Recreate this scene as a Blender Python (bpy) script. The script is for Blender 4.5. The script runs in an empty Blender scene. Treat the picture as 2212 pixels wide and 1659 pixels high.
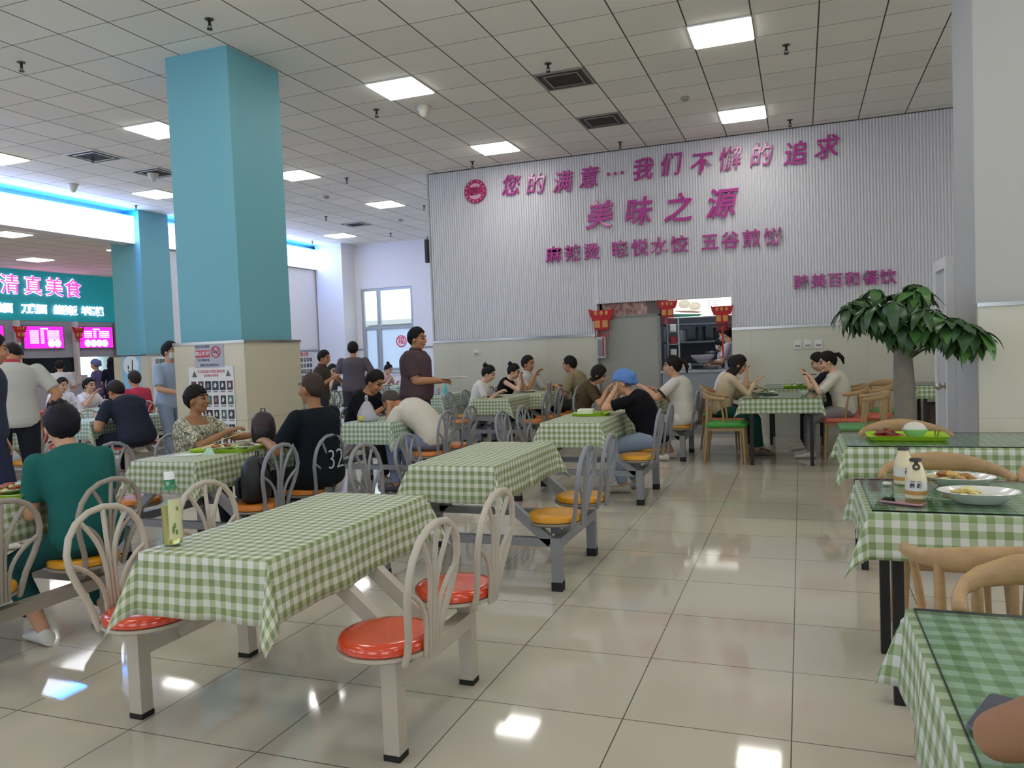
import bpy, bmesh, math, random
from mathutils import Vector, Matrix, Quaternion
R = math.radians
random.seed(7)
SC = bpy.context.scene
COL = SC.collection

# ------------------------------------------------------------------ camera, world, exposure
EYE = 1.4038
def make_camera():
    yaw, pitch, roll = 0.3563, -0.0427, -0.0384
    fw = Vector((-math.sin(yaw) * math.cos(pitch), math.cos(yaw) * math.cos(pitch), math.sin(pitch)))
    rt = Vector((math.cos(yaw), math.sin(yaw), 0))
    up = rt.cross(fw)
    r2 = rt * math.cos(roll) + up * math.sin(roll)
    u2 = -rt * math.sin(roll) + up * math.cos(roll)
    cd = bpy.data.cameras.new('camera')
    cd.sensor_fit = 'HORIZONTAL'; cd.sensor_width = 36.0
    cd.lens = 1683.86 * 36.0 / 2212.0
    cd.clip_start = 0.05; cd.clip_end = 200
    co = bpy.data.objects.new('camera', cd); COL.objects.link(co)
    m = Matrix(((r2.x, u2.x, -fw.x), (r2.y, u2.y, -fw.y), (r2.z, u2.z, -fw.z))).to_4x4()
    m.translation = (0, 0, EYE)
    co.matrix_world = m
    SC.camera = co
make_camera()
w = bpy.data.worlds.new('sky'); SC.world = w; w.use_nodes = True
w.node_tree.nodes['Background'].inputs[0].default_value = (0.86, 0.93, 1.0, 1)
w.node_tree.nodes['Background'].inputs[1].default_value = 1.6
SC.view_settings.view_transform = 'Standard'
SC.view_settings.look = 'None'
SC.view_settings.gamma = 1
SC.view_settings.use_curve_mapping = False
SC.view_settings.exposure = 0.62
PANEL_STRENGTH = 10.0        # ceiling light panels
ADDED_DAY_STRENGTH = 2.2         # glow of the added, unseen windows in the outer walls
LED_STRENGTH = 60.0         # cyan cove strip on top of the light box
BOX_STRENGTH = 2.2          # white light box over the side aisle
try:
    SC.cycles.use_denoising = True
    SC.cycles.max_bounces = 8; SC.cycles.diffuse_bounces = 4; SC.cycles.glossy_bounces = 3
    SC.cycles.transmission_bounces = 6; SC.cycles.transparent_max_bounces = 8
    SC.cycles.sample_clamp_indirect = 6.0
    SC.cycles.caustics_reflective = False; SC.cycles.caustics_refractive = False
except Exception:
    pass

# ------------------------------------------------------------------ materials
def lin(h):
    h = h.lstrip('#')
    o = []
    for i in (0, 2, 4):
        c = int(h[i:i + 2], 16) / 255
        o.append(c / 12.92 if c <= 0.04045 else ((c + 0.055) / 1.055) ** 2.4)
    return (o[0], o[1], o[2], 1)
MATS = {}
def mat(name, hexc, rough=0.5, metal=0.0, spec=0.5, var=0.0, scale=8.0, bump=0.0, emit=0.0, coat=0.0):
    if name in MATS: return MATS[name]
    m = bpy.data.materials.new(name); m.use_nodes = True
    nt = m.node_tree; b = nt.nodes['Principled BSDF']
    c = lin(hexc)
    b.inputs['Base Color'].default_value = c
    b.inputs['Roughness'].default_value = rough
    b.inputs['Metallic'].default_value = metal
    b.inputs['Specular IOR Level'].default_value = spec
    b.inputs['Coat Weight'].default_value = coat
    if emit:
        b.inputs['Emission Color'].default_value = c; b.inputs['Emission Strength'].default_value = emit
    if var or bump:
        tc = nt.nodes.new('ShaderNodeTexCoord')
        n = nt.nodes.new('ShaderNodeTexNoise'); n.inputs['Scale'].default_value = scale; n.inputs['Detail'].default_value = 5
        nt.links.new(tc.outputs['Object'], n.inputs['Vector'])
        if var:
            mx = nt.nodes.new('ShaderNodeMix'); mx.data_type = 'RGBA'
            mx.inputs[6].default_value = tuple(max(0, x * (1 - var)) for x in c[:3]) + (1,)
            mx.inputs[7].default_value = tuple(min(1, x * (1 + var)) for x in c[:3]) + (1,)
            nt.links.new(n.outputs['Fac'], mx.inputs[0]); nt.links.new(mx.outputs[2], b.inputs['Base Color'])
        if bump:
            bp = nt.nodes.new('ShaderNodeBump'); bp.inputs['Strength'].default_value = bump; bp.inputs['Distance'].default_value = 0.01
            nt.links.new(n.outputs['Fac'], bp.inputs['Height']); nt.links.new(bp.outputs['Normal'], b.inputs['Normal'])
    MATS[name] = m
    return m
class NT:
    def __init__(s, m): s.nt = m.node_tree; s.b = s.nt.nodes['Principled BSDF']
    def n(s, t, **k):
        nd = s.nt.nodes.new(t)
        for a, v in k.items(): setattr(nd, a, v)
        return nd
    def l(s, a, b): s.nt.links.new(a, b)
    def math(s, op, a, b=None, c=None):
        nd = s.n('ShaderNodeMath', operation=op)
        for i, v in enumerate((a, b, c)):
            if v is None: continue
            if isinstance(v, (int, float)): nd.inputs[i].default_value = v
            else: s.l(v, nd.inputs[i])
        return nd.outputs[0]
    def mix(s, f, c1, c2):
        nd = s.n('ShaderNodeMix', data_type='RGBA')
        for i, v in ((0, f), (6, c1), (7, c2)):
            if isinstance(v, (int, float)): nd.inputs[i].default_value = v
            elif isinstance(v, tuple): nd.inputs[i].default_value = v
            else: s.l(v, nd.inputs[i])
        return nd.outputs[2]
def grid_mat(name, axes, offs, size, linew, tile, line, rough, var=0.04, spec=0.5, bump=0.15, line2=None, noise=0.0):
    """tiles of a square or rectangular grid in world metres"""
    m = mat(name, tile, rough, spec=spec); t = NT(m)
    pos = t.n('ShaderNodeNewGeometry').outputs['Position']
    sep = t.n('ShaderNodeSeparateXYZ'); t.l(pos, sep.inputs[0])
    masks = []; cells = []
    for a, o, s_, wd in zip(axes, offs, size, linew):
        u = t.math('DIVIDE', t.math('SUBTRACT', sep.outputs[a], o), s_)
        fr = t.math('FRACT', u); cells.append(t.math('FLOOR', u))
        d = t.math('MULTIPLY', t.math('MINIMUM', fr, t.math('SUBTRACT', 1.0, fr)), s_)
        masks.append(t.math('LESS_THAN', d, wd / 2))
    wn = t.n('ShaderNodeTexWhiteNoise', noise_dimensions='2D')
    cb = t.n('ShaderNodeCombineXYZ'); t.l(cells[0], cb.inputs[0]); t.l(cells[1], cb.inputs[1]); t.l(cb.outputs[0], wn.inputs['Vector'])
    c = lin(tile)
    lo = tuple(x * (1 - var) for x in c[:3]) + (1,); hi = tuple(min(1, x * (1 + var)) for x in c[:3]) + (1,)
    base = t.mix(wn.outputs['Value'], lo, hi)
    if noise:
        nz = t.n('ShaderNodeTexNoise'); nz.inputs['Scale'].default_value = 1.7; nz.inputs['Detail'].default_value = 6; t.l(pos, nz.inputs['Vector'])
        base = t.mix(t.math('MULTIPLY', nz.outputs['Fac'], noise), base, tuple(x * 0.72 for x in c[:3]) + (1,))
    col = t.mix(masks[1], base, lin(line2 or line)); col = t.mix(masks[0], col, lin(line))
    t.l(col, t.b.inputs['Base Color'])
    mk = t.math('MAXIMUM', masks[0], masks[1])
    bp = t.n('ShaderNodeBump'); bp.inputs['Strength'].default_value = bump; bp.inputs['Distance'].default_value = 0.003
    t.l(t.math('SUBTRACT', 1.0, mk), bp.inputs['Height']); t.l(bp.outputs['Normal'], t.b.inputs['Normal'])
    return m
def gingham(name, white, mid, dark, period):
    m = mat(name, white, 0.55, spec=0.35); t = NT(m)
    uv = t.n('ShaderNodeTexCoord').outputs['UV']
    sep = t.n('ShaderNodeSeparateXYZ'); t.l(uv, sep.inputs[0])
    st = [t.math('GREATER_THAN', t.math('FRACT', t.math('DIVIDE', sep.outputs[i], period)), 0.5) for i in (0, 1)]
    f = t.math('MULTIPLY', t.math('ADD', st[0], st[1]), 0.5)
    rp = t.n('ShaderNodeValToRGB'); cr = rp.color_ramp; cr.interpolation = 'CONSTANT'
    cr.elements[0].color = lin(white); cr.elements[1].position = 0.75; cr.elements[1].color = lin(dark)
    e = cr.elements.new(0.25); e.color = lin(mid)
    t.l(f, rp.inputs[0])
    wv = t.n('ShaderNodeTexNoise'); wv.inputs['Scale'].default_value = 900; t.l(uv, wv.inputs['Vector'])
    t.l(t.mix(0.10, rp.outputs[0], wv.outputs['Color']), t.b.inputs['Base Color'])
    return m
def floral_mat(name):
    m = mat(name, '#b9b69f', 0.8); t = NT(m)
    tc = t.n('ShaderNodeTexCoord').outputs['Object']
    v = t.n('ShaderNodeTexVoronoi', feature='DISTANCE_TO_EDGE'); v.inputs['Scale'].default_value = 34; t.l(tc, v.inputs['Vector'])
    nz = t.n('ShaderNodeTexNoise'); nz.inputs['Scale'].default_value = 26; nz.inputs['Detail'].default_value = 3; t.l(tc, nz.inputs['Vector'])
    a = t.math('LESS_THAN', v.outputs['Distance'], 0.055)
    b = t.math('GREATER_THAN', nz.outputs['Fac'], 0.56)
    c1 = t.mix(a, lin('#bcb9a6'), lin('#4b4a3a')); c2 = t.mix(b, c1, lin('#6f7350'))
    t.l(c2, t.b.inputs['Base Color'])
    return m
def wood_mat(name, hexc):
    m = mat(name, hexc, 0.42, spec=0.4); t = NT(m)
    tc = t.n('ShaderNodeTexCoord').outputs['Object']
    mp = t.n('ShaderNodeMapping'); mp.inputs['Scale'].default_value = (6, 30, 30); t.l(tc, mp.inputs[0])
    nz = t.n('ShaderNodeTexNoise'); nz.inputs['Scale'].default_value = 1.5; nz.inputs['Detail'].default_value = 6; t.l(mp.outputs[0], nz.inputs['Vector'])
    c = lin(hexc)
    t.l(t.mix(nz.outputs['Fac'], tuple(x * 0.75 for x in c[:3]) + (1,), tuple(min(1, x * 1.2) for x in c[:3]) + (1,)), t.b.inputs['Base Color'])
    return m
def worn_metal(name, hexc, chips='#26211d', amount=0.30):
    """painted steel with chipped paint"""
    m = mat(name, hexc, 0.42, spec=0.5); t = NT(m)
    tc = t.n('ShaderNodeTexCoord').outputs['Object']
    nz = t.n('ShaderNodeTexNoise'); nz.inputs['Scale'].default_value = 22; nz.inputs['Detail'].default_value = 6; t.l(tc, nz.inputs['Vector'])
    f = t.math('LESS_THAN', nz.outputs['Fac'], amount)
    t.l(t.mix(f, lin(hexc), lin(chips)), t.b.inputs['Base Color'])
    return m
def glass_mat(name, tint=(0.93, 0.98, 0.95, 1), rough=0.02, ior=1.45):
    if name in MATS: return MATS[name]
    m = bpy.data.materials.new(name); m.use_nodes = True; t = NT(m)
    nt = m.node_tree
    tr = t.n('ShaderNodeBsdfTransparent'); tr.inputs[0].default_value = tint
    gl = t.n('ShaderNodeBsdfGlossy'); gl.inputs['Roughness'].default_value = rough
    lw = t.n('ShaderNodeLayerWeight'); lw.inputs[0].default_value = .5
    fr = t.n('ShaderNodeMath', operation='MULTIPLY_ADD'); t.l(t.math('POWER', lw.outputs['Facing'], 4.5), fr.inputs[0]); fr.inputs[1].default_value = .8; fr.inputs[2].default_value = .035
    mx = t.n('ShaderNodeMixShader'); t.l(fr.outputs[0], mx.inputs[0]); t.l(tr.outputs[0], mx.inputs[1]); t.l(gl.outputs[0], mx.inputs[2])
    t.l(mx.outputs[0], nt.nodes['Material Output'].inputs[0])
    MATS[name] = m
    return m
def film_mat(name, hexc):
    """frosted translucent film"""
    if name in MATS: return MATS[name]
    m = bpy.data.materials.new(name); m.use_nodes = True; t = NT(m)
    tl = t.n('ShaderNodeBsdfTranslucent'); tl.inputs[0].default_value = lin(hexc)
    df = t.n('ShaderNodeBsdfDiffuse'); df.inputs[0].default_value = lin(hexc)
    mx = t.n('ShaderNodeMixShader'); mx.inputs[0].default_value = 0.25
    t.l(tl.outputs[0], mx.inputs[1]); t.l(df.outputs[0], mx.inputs[2]); t.l(mx.outputs[0], m.node_tree.nodes['Material Output'].inputs[0])
    MATS[name] = m
    return m

# ------------------------------------------------------------------ mesh builder
class MB:
    def __init__(s): s.v = []; s.f = []; s.mi = []; s.uv = None; s.m = 0
    def face(s, idx): s.f.append(tuple(idx)); s.mi.append(s.m)
    def quad(s, a, b, c, d):
        i = len(s.v); s.v += [Vector(a), Vector(b), Vector(c), Vector(d)]; s.face((i, i + 1, i + 2, i + 3))
    def box(s, x0, y0, z0, x1, y1, z1, M=None):
        i = len(s.v)
        for p in ((x0, y0, z0), (x1, y0, z0), (x1, y1, z0), (x0, y1, z0), (x0, y0, z1), (x1, y0, z1), (x1, y1, z1), (x0, y1, z1)):
            p = Vector(p); s.v.append(M @ p if M else p)
        for q in ((3, 2, 1, 0), (4, 5, 6, 7), (0, 1, 5, 4), (1, 2, 6, 5), (2, 3, 7, 6), (3, 0, 4, 7)): s.face([i + k for k in q])
        return s
    def rbox(s, c, sz, r=0.01, M=None, n=3):
        """box with rounded vertical corners and a small top/bottom chamfer"""
        hx, hy, hz = sz[0] / 2, sz[1] / 2, sz[2] / 2
        r = min(r, hx * .99, hy * .99); ch = min(r * .5, hz * .6)
        rings = []
        for z, ins in ((-hz, ch), (-hz + ch, 0), (hz - ch, 0), (hz, ch)):
            ring = []
            for k, (sx, sy) in enumerate(((1, 1), (-1, 1), (-1, -1), (1, -1))):
                for j in range(n + 1):
                    a = R(90 * k + 90 * j / n)
                    ring.append(Vector((c[0] + sx * (hx - r) + (r - ins) * math.cos(a), c[1] + sy * (hy - r) + (r - ins) * math.sin(a), c[2] + z)))
            rings.append(ring)
        return s.rings(rings, M)
    def rings(s, rings, M=None, cap=True, closed=True):
        n = len(rings[0]); i0 = len(s.v)
        for r_ in rings:
            for p in r_: s.v.append(M @ p if M else Vector(p))
        for k in range(len(rings) - 1):
            for j in range(n if closed else n - 1):
                a = i0 + k * n + j; b = i0 + k * n + (j + 1) % n
                s.face((a, b, b + n, a + n))
        if cap:
            s.face([i0 + j for j in range(n)][::-1]); s.face([i0 + (len(rings) - 1) * n + j for j in range(n)])
        return s
    def tube(s, pts, rad, n=10, flat=1.0, side=None, round_ends=True, M=None):
        """swept tube; rad scalar or list; flat scales the second axis; side fixes the first axis"""
        pts = [Vector(p) for p in pts]; m = len(pts)
        rad = [rad] * m if isinstance(rad, (int, float)) else list(rad)
        fl = [flat] * m if isinstance(flat, (int, float)) else list(flat)
        T = []
        for k in range(m):
            d = pts[min(k + 1, m - 1)] - pts[max(k - 1, 0)]
            T.append(d.normalized() if d.length > 1e-9 else Vector((0, 0, 1)))
        a = Vector(side) if side is not None else (Vector((1, 0, 0)) if abs(T[0].x) < .8 else Vector((0, 1, 0)))
        rings = []
        def ring(p, t, a, r_, f_): 
            b = t.cross(a)
            return [p + a * (r_ * math.cos(2 * math.pi * j / n)) + b * (r_ * f_ * math.sin(2 * math.pi * j / n)) for j in range(n)]
        for k in range(m):
            t = T[k]
            if side is not None: a = Vector(side)
            a = (a - t * a.dot(t)); a = a.normalized() if a.length > 1e-6 else t.orthogonal().normalized()
            if k == 0 and round_ends:
                for q, sc in ((.92, .4), (.55, .84)): rings.append(ring(pts[0] - t * rad[0] * q * min(1, fl[0]), t, a, rad[0] * sc, fl[0]))
            rings.append(ring(pts[k], t, a, rad[k], fl[k]))
            if k == m - 1 and round_ends:
                for q, sc in ((.55, .84), (.92, .4)): rings.append(ring(pts[-1] + t * rad[-1] * q * min(1, fl[-1]), t, a, rad[-1] * sc, fl[-1]))
        return s.rings(rings, M)
    def ell(s, c, r, M=None, nu=16, nv=10):
        c = Vector(c); rings = []
        for i in range(nv + 1):
            th = math.pi * (0.02 + 0.96 * i / nv) - math.pi / 2
            rings.append([c + Vector((r[0] * math.cos(th) * math.cos(2 * math.pi * j / nu), r[1] * math.cos(th) * math.sin(2 * math.pi * j / nu), r[2] * math.sin(th))) for j in range(nu)])
        return s.rings(rings, M)
    def lathe(s, prof, c=(0, 0, 0), n=24, M=None, sx=1.0, sy=1.0, cap=True):
        rings = [[Vector((c[0] + r_ * sx * math.cos(2 * math.pi * j / n), c[1] + r_ * sy * math.sin(2 * math.pi * j / n), c[2] + z)) for j in range(n)] for r_, z in prof]
        return s.rings(rings, M, cap)
    def prism(s, poly, y0, y1, M=None):
        """polygon in xz extruded along y"""
        return s.rings([[Vector((x, y, z)) for x, z in poly] for y in (y0, y1)], M)
    def mesh(s, name, mats, smooth=False):
        me = bpy.data.meshes.new(name)
        me.from_pydata([tuple(p) for p in s.v], [], s.f)
        for m in (mats if isinstance(mats, (list, tuple)) else [mats]): me.materials.append(m)
        if any(s.mi): me.polygons.foreach_set('material_index', s.mi)
        if s.uv:
            ul = me.uv_layers.new(name='UVMap')
            for lp in me.loops: ul.data[lp.index].uv = s.uv[lp.vertex_index]
        bm = bmesh.new(); bm.from_mesh(me); bmesh.ops.recalc_face_normals(bm, faces=bm.faces); bm.to_mesh(me); bm.free()
        if smooth:
            me.polygons.foreach_set('use_smooth', [True] * len(me.polygons))
            if smooth != 'all':
                try: me.set_sharp_from_angle(angle=R(smooth if smooth is not True else 40))
                except Exception: pass
        me.update()
        return me
    def build(s, name, mats, parent=None, smooth=False):
        o = bpy.data.objects.new(name, s.mesh(name, mats, smooth)); COL.objects.link(o)
        if parent: o.parent = parent
        return o
def tag(o, label=None, cat=None, group=None, kind=None):
    if label: o['label'] = label
    if cat: o['category'] = cat
    if group: o['group'] = group
    if kind: o['kind'] = kind
    return o
def thing(name, label, cat, loc=(0, 0, 0), rz=0.0, group=None):
    o = bpy.data.objects.new(name, None); COL.objects.link(o)
    o.empty_display_size = .05
    o.location = loc; o.rotation_euler = (0, 0, rz)
    return tag(o, label, cat, group)
def copy_tree(o, parent=None):
    c = o.copy(); COL.objects.link(c)
    if parent: c.parent = parent
    for ch in o.children: copy_tree(ch, c)
    return c
def dup(o, loc, rz, label, group=None):
    c = copy_tree(o); c.location = loc; c.rotation_euler = (0, 0, rz); c['label'] = label
    if group: c['group'] = group
    return c
def struct(o, label=None): 
    o['kind'] = 'structure'
    if label: o['label'] = label
    return o
def text(name, body, size, m, parent=None, loc=(0, 0, 0), rot=(0, 0, 0), ext=0.0, bold=0.0, shear=0.0, sx=1.0, align='CENTER'):
    c = bpy.data.curves.new(name, 'FONT'); c.body = body; c.size = size; c.extrude = ext; c.offset = bold; c.shear = shear
    c.align_x = align; c.align_y = 'CENTER'; c.resolution_u = 3
    c.materials.append(m)
    o = bpy.data.objects.new(name, c); COL.objects.link(o)
    o.location = loc; o.rotation_euler = rot; o.scale = (sx, 1, 1)
    if parent: o.parent = parent
    TEXTS.append(o)
    return o
TEXTS = []
# ------------------------------------------------------------------ the room
HC = 4.490; AC = 4.10; WY = 12.267
GX, GY = -3.9757, 6.0728
m_floor = grid_mat('floor_tile', (0, 1), (-0.0606, 2.8325), (0.6, 0.6), (0.0045, 0.0045), '#c4bcaa', '#57514a', 0.055, var=0.03, noise=0.18, bump=0.1)
m_ceil = grid_mat('ceiling_tile', (0, 1), (GX, GY), (0.6, 0.6), (0.014, 0.010), '#efece4', '#55544e', 0.85, var=0.05, spec=0.2, line2='#86847b', noise=0.12)
m_wain = grid_mat('wainscot_tile', (0, 2), (0.1, 0.0), (0.8, 0.8), (0.003, 0.003), '#c3c0ad', '#a29e8c', 0.22, var=0.02, bump=0.05)
m_wain2 = grid_mat('pillar_tile', (2, 0), (0.02, -5.6), (0.8, 9.0), (0.004, 0.0), '#c8c0a8', '#8f8870', 0.22, var=0.02, bump=0.05)
m_white = mat('white_paint', '#e4e3e6', 0.7, spec=0.3)
m_offwhite = mat('offwhite_paint', '#dcdbd6', 0.7, spec=0.3)
m_blue = mat('blue_paint', '#70adb8', 0.6, spec=0.35, var=0.03, scale=2)
m_chrome = mat('steel_trim', '#a5a5a3', 0.22, metal=0.9)
m_rib = mat('ribbed_panel', '#d9d8dc', 0.45, spec=0.4)
m_dark = mat('dark_gap', '#1d1c1b', 0.7)
m_steel = mat('brushed_steel', '#9b9da0', 0.35, metal=0.6)
m_black = mat('black_paint', '#141414', 0.45)
m_panel = mat('light_diffuser', '#fffdf6', 0.5, emit=PANEL_STRENGTH)
m_led = mat('cyan_led', '#1888ff', 0.5, emit=LED_STRENGTH)
m_lbox = mat('lightbox_face', '#ffffff', 0.5, emit=BOX_STRENGTH)
m_frame = mat('window_aluminium', '#aeb3b8', 0.4, metal=0.3)
m_pvc = mat('white_plastic', '#d6d6d4', 0.4)

struct(MB().box(-21.6, -5.2, -0.1, 6.2, 19.2, 0).build('floor', m_floor))
struct(MB().box(-12.75, -5.2, HC, 6.2, 19.2, HC + .1).build('ceiling', m_ceil))
struct(MB().box(-20, -5.2, AC, -12.75, 19.2, AC + .1).build('ceiling_annexe', m_ceil))
struct(MB().box(-12.76, -5.2, 3.83, -12.72, 19.0, HC + .1).build('ceiling_drop', m_white))
# the two outer walls behind and beside the viewer, with glowing windows added to brighten the hall
m_day = mat('daylit_pane', '#eaf3ff', .4, emit=ADDED_DAY_STRENGTH)
WZA, WZB = .95, 3.35
def window_wall(name, a0, a1, wins, axis, c0, c1, n0):
    b = MB(); box = (lambda p, q, z0, z1: b.box(p, c0, z0, q, c1, z1)) if axis == 0 else (lambda p, q, z0, z1: b.box(c0, p, z0, c1, q, z1))
    p = a0
    for u, v in wins: box(p, u, 0, HC); box(u, v, 0, WZA); box(u, v, WZB, HC); p = v
    box(p, a1, 0, HC); struct(b.build(name, m_offwhite))
    for k, (u, v) in enumerate(wins):
        t = thing('window_%d' % (n0 + k), None, None); t['kind'] = 'structure'  # unseen window, added for the light of its pane
        b = MB(); cm = (c0 + c1) / 2; q = MB()
        def bar(p0, p1, z0, z1, d=.03):
            if axis == 0: b.box(p0, cm - d, z0, p1, cm + d, z1)
            else: b.box(cm - d, p0, z0, cm + d, p1, z1)
        for p0, p1 in ((u, u + .06), (v - .06, v), ((u + v) / 2 - .03, (u + v) / 2 + .03)): bar(p0, p1, WZA, WZB)
        for z0, z1 in ((WZA, WZA + .06), (WZB - .06, WZB), (2.4, 2.46)): bar(u + .06, v - .06, z0, z1, .028)
        b.build('window_frame', m_frame, t)
        if axis == 0: q.box(u, cm - .004, WZA, v, cm + .004, WZB)
        else: q.box(cm - .004, u, WZA, cm + .004, v, WZB)
        q.build('window_pane', m_day, t)
window_wall('wall_front', -21.6, 6.2, ((-16.5, -14.1), (-11.5, -9.1), (-7.3, -4.9), (-3.1, -.7), (1.1, 3.5)), 0, -5.3, -5.2, 2)
window_wall('wall_right', -5.2, WY, ((-4.2, -1.8), (-.2, 2.2), (3.6, 5.9)), 1, 6.0, 6.2, 7)
# side-aisle wall under the light box, beyond the second pillar
o = struct(MB().box(-12.62, 12.87, 0, -12.5, 19.0, 3.81).build('wall_aisle', m_white))
MB().box(-12.5, 12.87, 0, -12.48, 18.35, 1.59).build('wainscot', m_offwhite, o)
MB().box(-12.5, 12.87, 1.59, -12.465, 18.35, 1.635).build('trim', m_steel, o)

# far wall with its window
WX0, WX1, WZ0, WZ1 = -11.46, -9.86, 0.98, 3.27
fw = MB()
fw.box(-21.6, 19.0, 0, WX0, 19.2, HC); fw.box(WX1, 19.0, 0, -5.9, 19.2, HC)
fw.box(WX0, 19.0, 0, WX1, 19.2, WZ0); fw.box(WX0, 19.0, WZ1, WX1, 19.2, HC)
o = struct(fw.build('wall_far', m_white))
t_ = MB(); t_.box(-11.62, 18.975, 1.575, WX0, 19.0, 1.615); t_.box(WX1, 18.975, 1.575, -6.0, 19.0, 1.615); t_.build('trim', m_steel, o)
win = thing('window_1', 'tall aluminium window in the far wall with a round red sticker', None, (0, 0, 0)); win['kind'] = 'structure'
f = MB(); y0, y1 = 19.02, 19.09
mx, mz = -10.93, 2.18
for x0, x1 in ((WX0, WX0 + .07), (WX1 - .07, WX1), (mx - .05, mx + .05)): f.box(x0, y0, WZ0, x1, y1, WZ1)
for z0, z1 in ((WZ0, WZ0 + .07), (WZ1 - .07, WZ1), (mz - .045, mz + .045)): f.box(WX0 + .07, y0 + .002, z0, WX1 - .07, y1 - .002, z1)
f.box(WX0 + .07, y0 - .015, WZ0 + .07, WX0 + .11, y1 - .02, mz - .045); f.box(mx - .09, y0 - .015, WZ0 + .07, mx - .05, y1 - .02, mz - .045)
f.build('window_frame', m_frame, win)
MB().box(WX0, 18.93, WZ0 - .03, WX1, 19.02, WZ0).build('window_sill', m_pvc, win)
g_clear = glass_mat('clear_pane'); m_film = film_mat('frosted_film', '#dfeaf6')
for a, b in ((WX0 + .07, mx - .05), (mx + .05, WX1 - .07)):
    MB().box(a, 19.05, mz + .045, b, 19.056, WZ1 - .07).build('glass_pane', g_clear, win)
    MB().box(a, 19.05, WZ0 + .07, b, 19.056, mz - .045).build('frosted_pane', m_film, win)
m_red = mat('red_paper', '#c22a3c', 0.6)
st = MB(); st.lathe([(0.165, 0), (0.165, .004), (0.13, .0041), (0.13, 0)], (0, 0, 0), 32, Matrix.Translation((-10.27, 19.03, 1.78)) @ Matrix.Rotation(R(90), 4, 'X'), cap=False)
st = st.build('window_sticker', mat('pink_red_film', '#e8506a', 0.6)); tag(st, 'round red paper-cut sticker on the frosted window pane', 'sticker')
text('character', '福', .22, MATS['pink_red_film'], st, (-10.27, 19.026, 1.78), (R(90), 0, 0), .001, .004)
# outside the window
ob = MB(); ob.box(-16, 27, 0, -6, 30, 2.6);
nb = thing('neighbour_building', 'grey building seen through the upper panes of the window', 'building', (0, 0, 0))
ob.build('wall', mat('grey_render', '#9b9a9c', 0.8, var=.1, scale=3), nb)
MB().box(-16.3, 26.7, 2.6, -5.7, 30.2, 2.78).build('roof', mat('pale_coping', '#c9c9cc', 0.8), nb)
MB().box(-40, 19.3, -.12, 10, 60, -.02).build('ground', mat('paving', '#8c8b88', .9))['kind'] = 'structure'

# slogan wall: tile below, ribbed panel above, kitchen hatch cut through
HX0, HX1, HZ1 = -3.06, -0.975, 2.10
WL, WRt = -5.955, 6.0
wb = MB()
wb.box(WL, WY, 0, HX0, WY + .2, HC); wb.box(HX1, WY, 0, WRt, WY + .2, HC); wb.box(HX0, WY, HZ1, HX1, WY + .2, HC)
wb.box(WL, WY + .2, 0, WL + .2, 19.0, HC)
wall_slogan = struct(wb.build('wall_back', m_white))
wn_ = MB(); wn_.box(WL - .03, WY - .045, 0, HX0, WY, 1.585); wn_.box(HX1, WY - .045, 0, WRt, WY, 1.585)
wn_.build('wainscot', m_wain, wall_slogan)
tr = MB()
for a, b in ((WL - .03, HX0), (HX1, WRt)): tr.box(a, WY - .055, 1.585, b, WY, 1.622); 
tr.build('trim', m_chrome, wall_slogan)
rp = MB(); pitch = 0.042
def ribs(x0, x1, z0, z1):
    n = int((x1 - x0) / pitch); prof = []
    for k in range(n):
        x = x0 + k * pitch
        prof += [(x, 0.004), (x + .010, 0.004), (x + .015, 0.021), (x + .037, 0.021)]
    prof += [(x0 + n * pitch, 0.004), (x1, .004)]
    i0 = len(rp.v)
    for x, d in prof: rp.v += [Vector((x, WY - d, z0)), Vector((x, WY - d, z1))]
    for k in range(len(prof) - 1):
        a = i0 + 2 * k; rp.face((a, a + 2, a + 3, a + 1))
ribs(WL, HX0, 1.622, HC); ribs(HX0, HX1, HZ1, HC); ribs(HX1, WRt, 1.622, HC)
rp.build('ribbed_panel', m_rib, wall_slogan)
e_ = MB(); e_.box(WL - .03, WY - .03, 1.622, WL, WY + .02, HC); e_.build('corner_trim', mat('grey_edge', '#b6b6b8', .5), wall_slogan)
MB().box(WL, WY - .03, HC - .012, WRt, WY, HC).build('cornice_line', mat('cornice_dark', '#4d4a44', .7), wall_slogan)

# pillars
def pillar(name, x0, x1, y0, y1, top, upper, lab, clad=True, ztop=HC):
    o = struct(MB().box(x0, y0, 1.6 if clad else 0, x1, y1, ztop).build(name, upper), lab)
    if clad:
        MB().box(x0 - .05, y0 - .05, 0, x1 + .06, y1 + .06, 1.585).build('tile_cladding', clad, o)
        MB().box(x0 - .06, y0 - .06, 1.585, x1 + .07, y1 + .07, 1.612).build('trim', m_chrome, o)
    return o
pillar('pillar', -5.96, -5.195, 6.333, 7.14, HC, m_blue, 'blue pillar with beige tiled foot and notices', m_wain2)
pillar('pillar', -13.05, -12.28, 12.1, 12.87, HC, m_blue, 'blue pillar at the end of the long light box', m_wain2)
pillar('pillar', -12.45, -11.62, 18.35, 19.0, HC, m_white, 'white pilaster beside the far window', None)
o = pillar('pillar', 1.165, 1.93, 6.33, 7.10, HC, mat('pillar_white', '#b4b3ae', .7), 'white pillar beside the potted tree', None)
MB().box(1.165, 6.27, 0, 1.99, 6.33, 1.585).build('tile_cladding', m_wain, o); MB().box(1.160, 6.26, 1.585, 2.0, 6.33, 1.612).build('trim', m_chrome, o)
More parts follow.
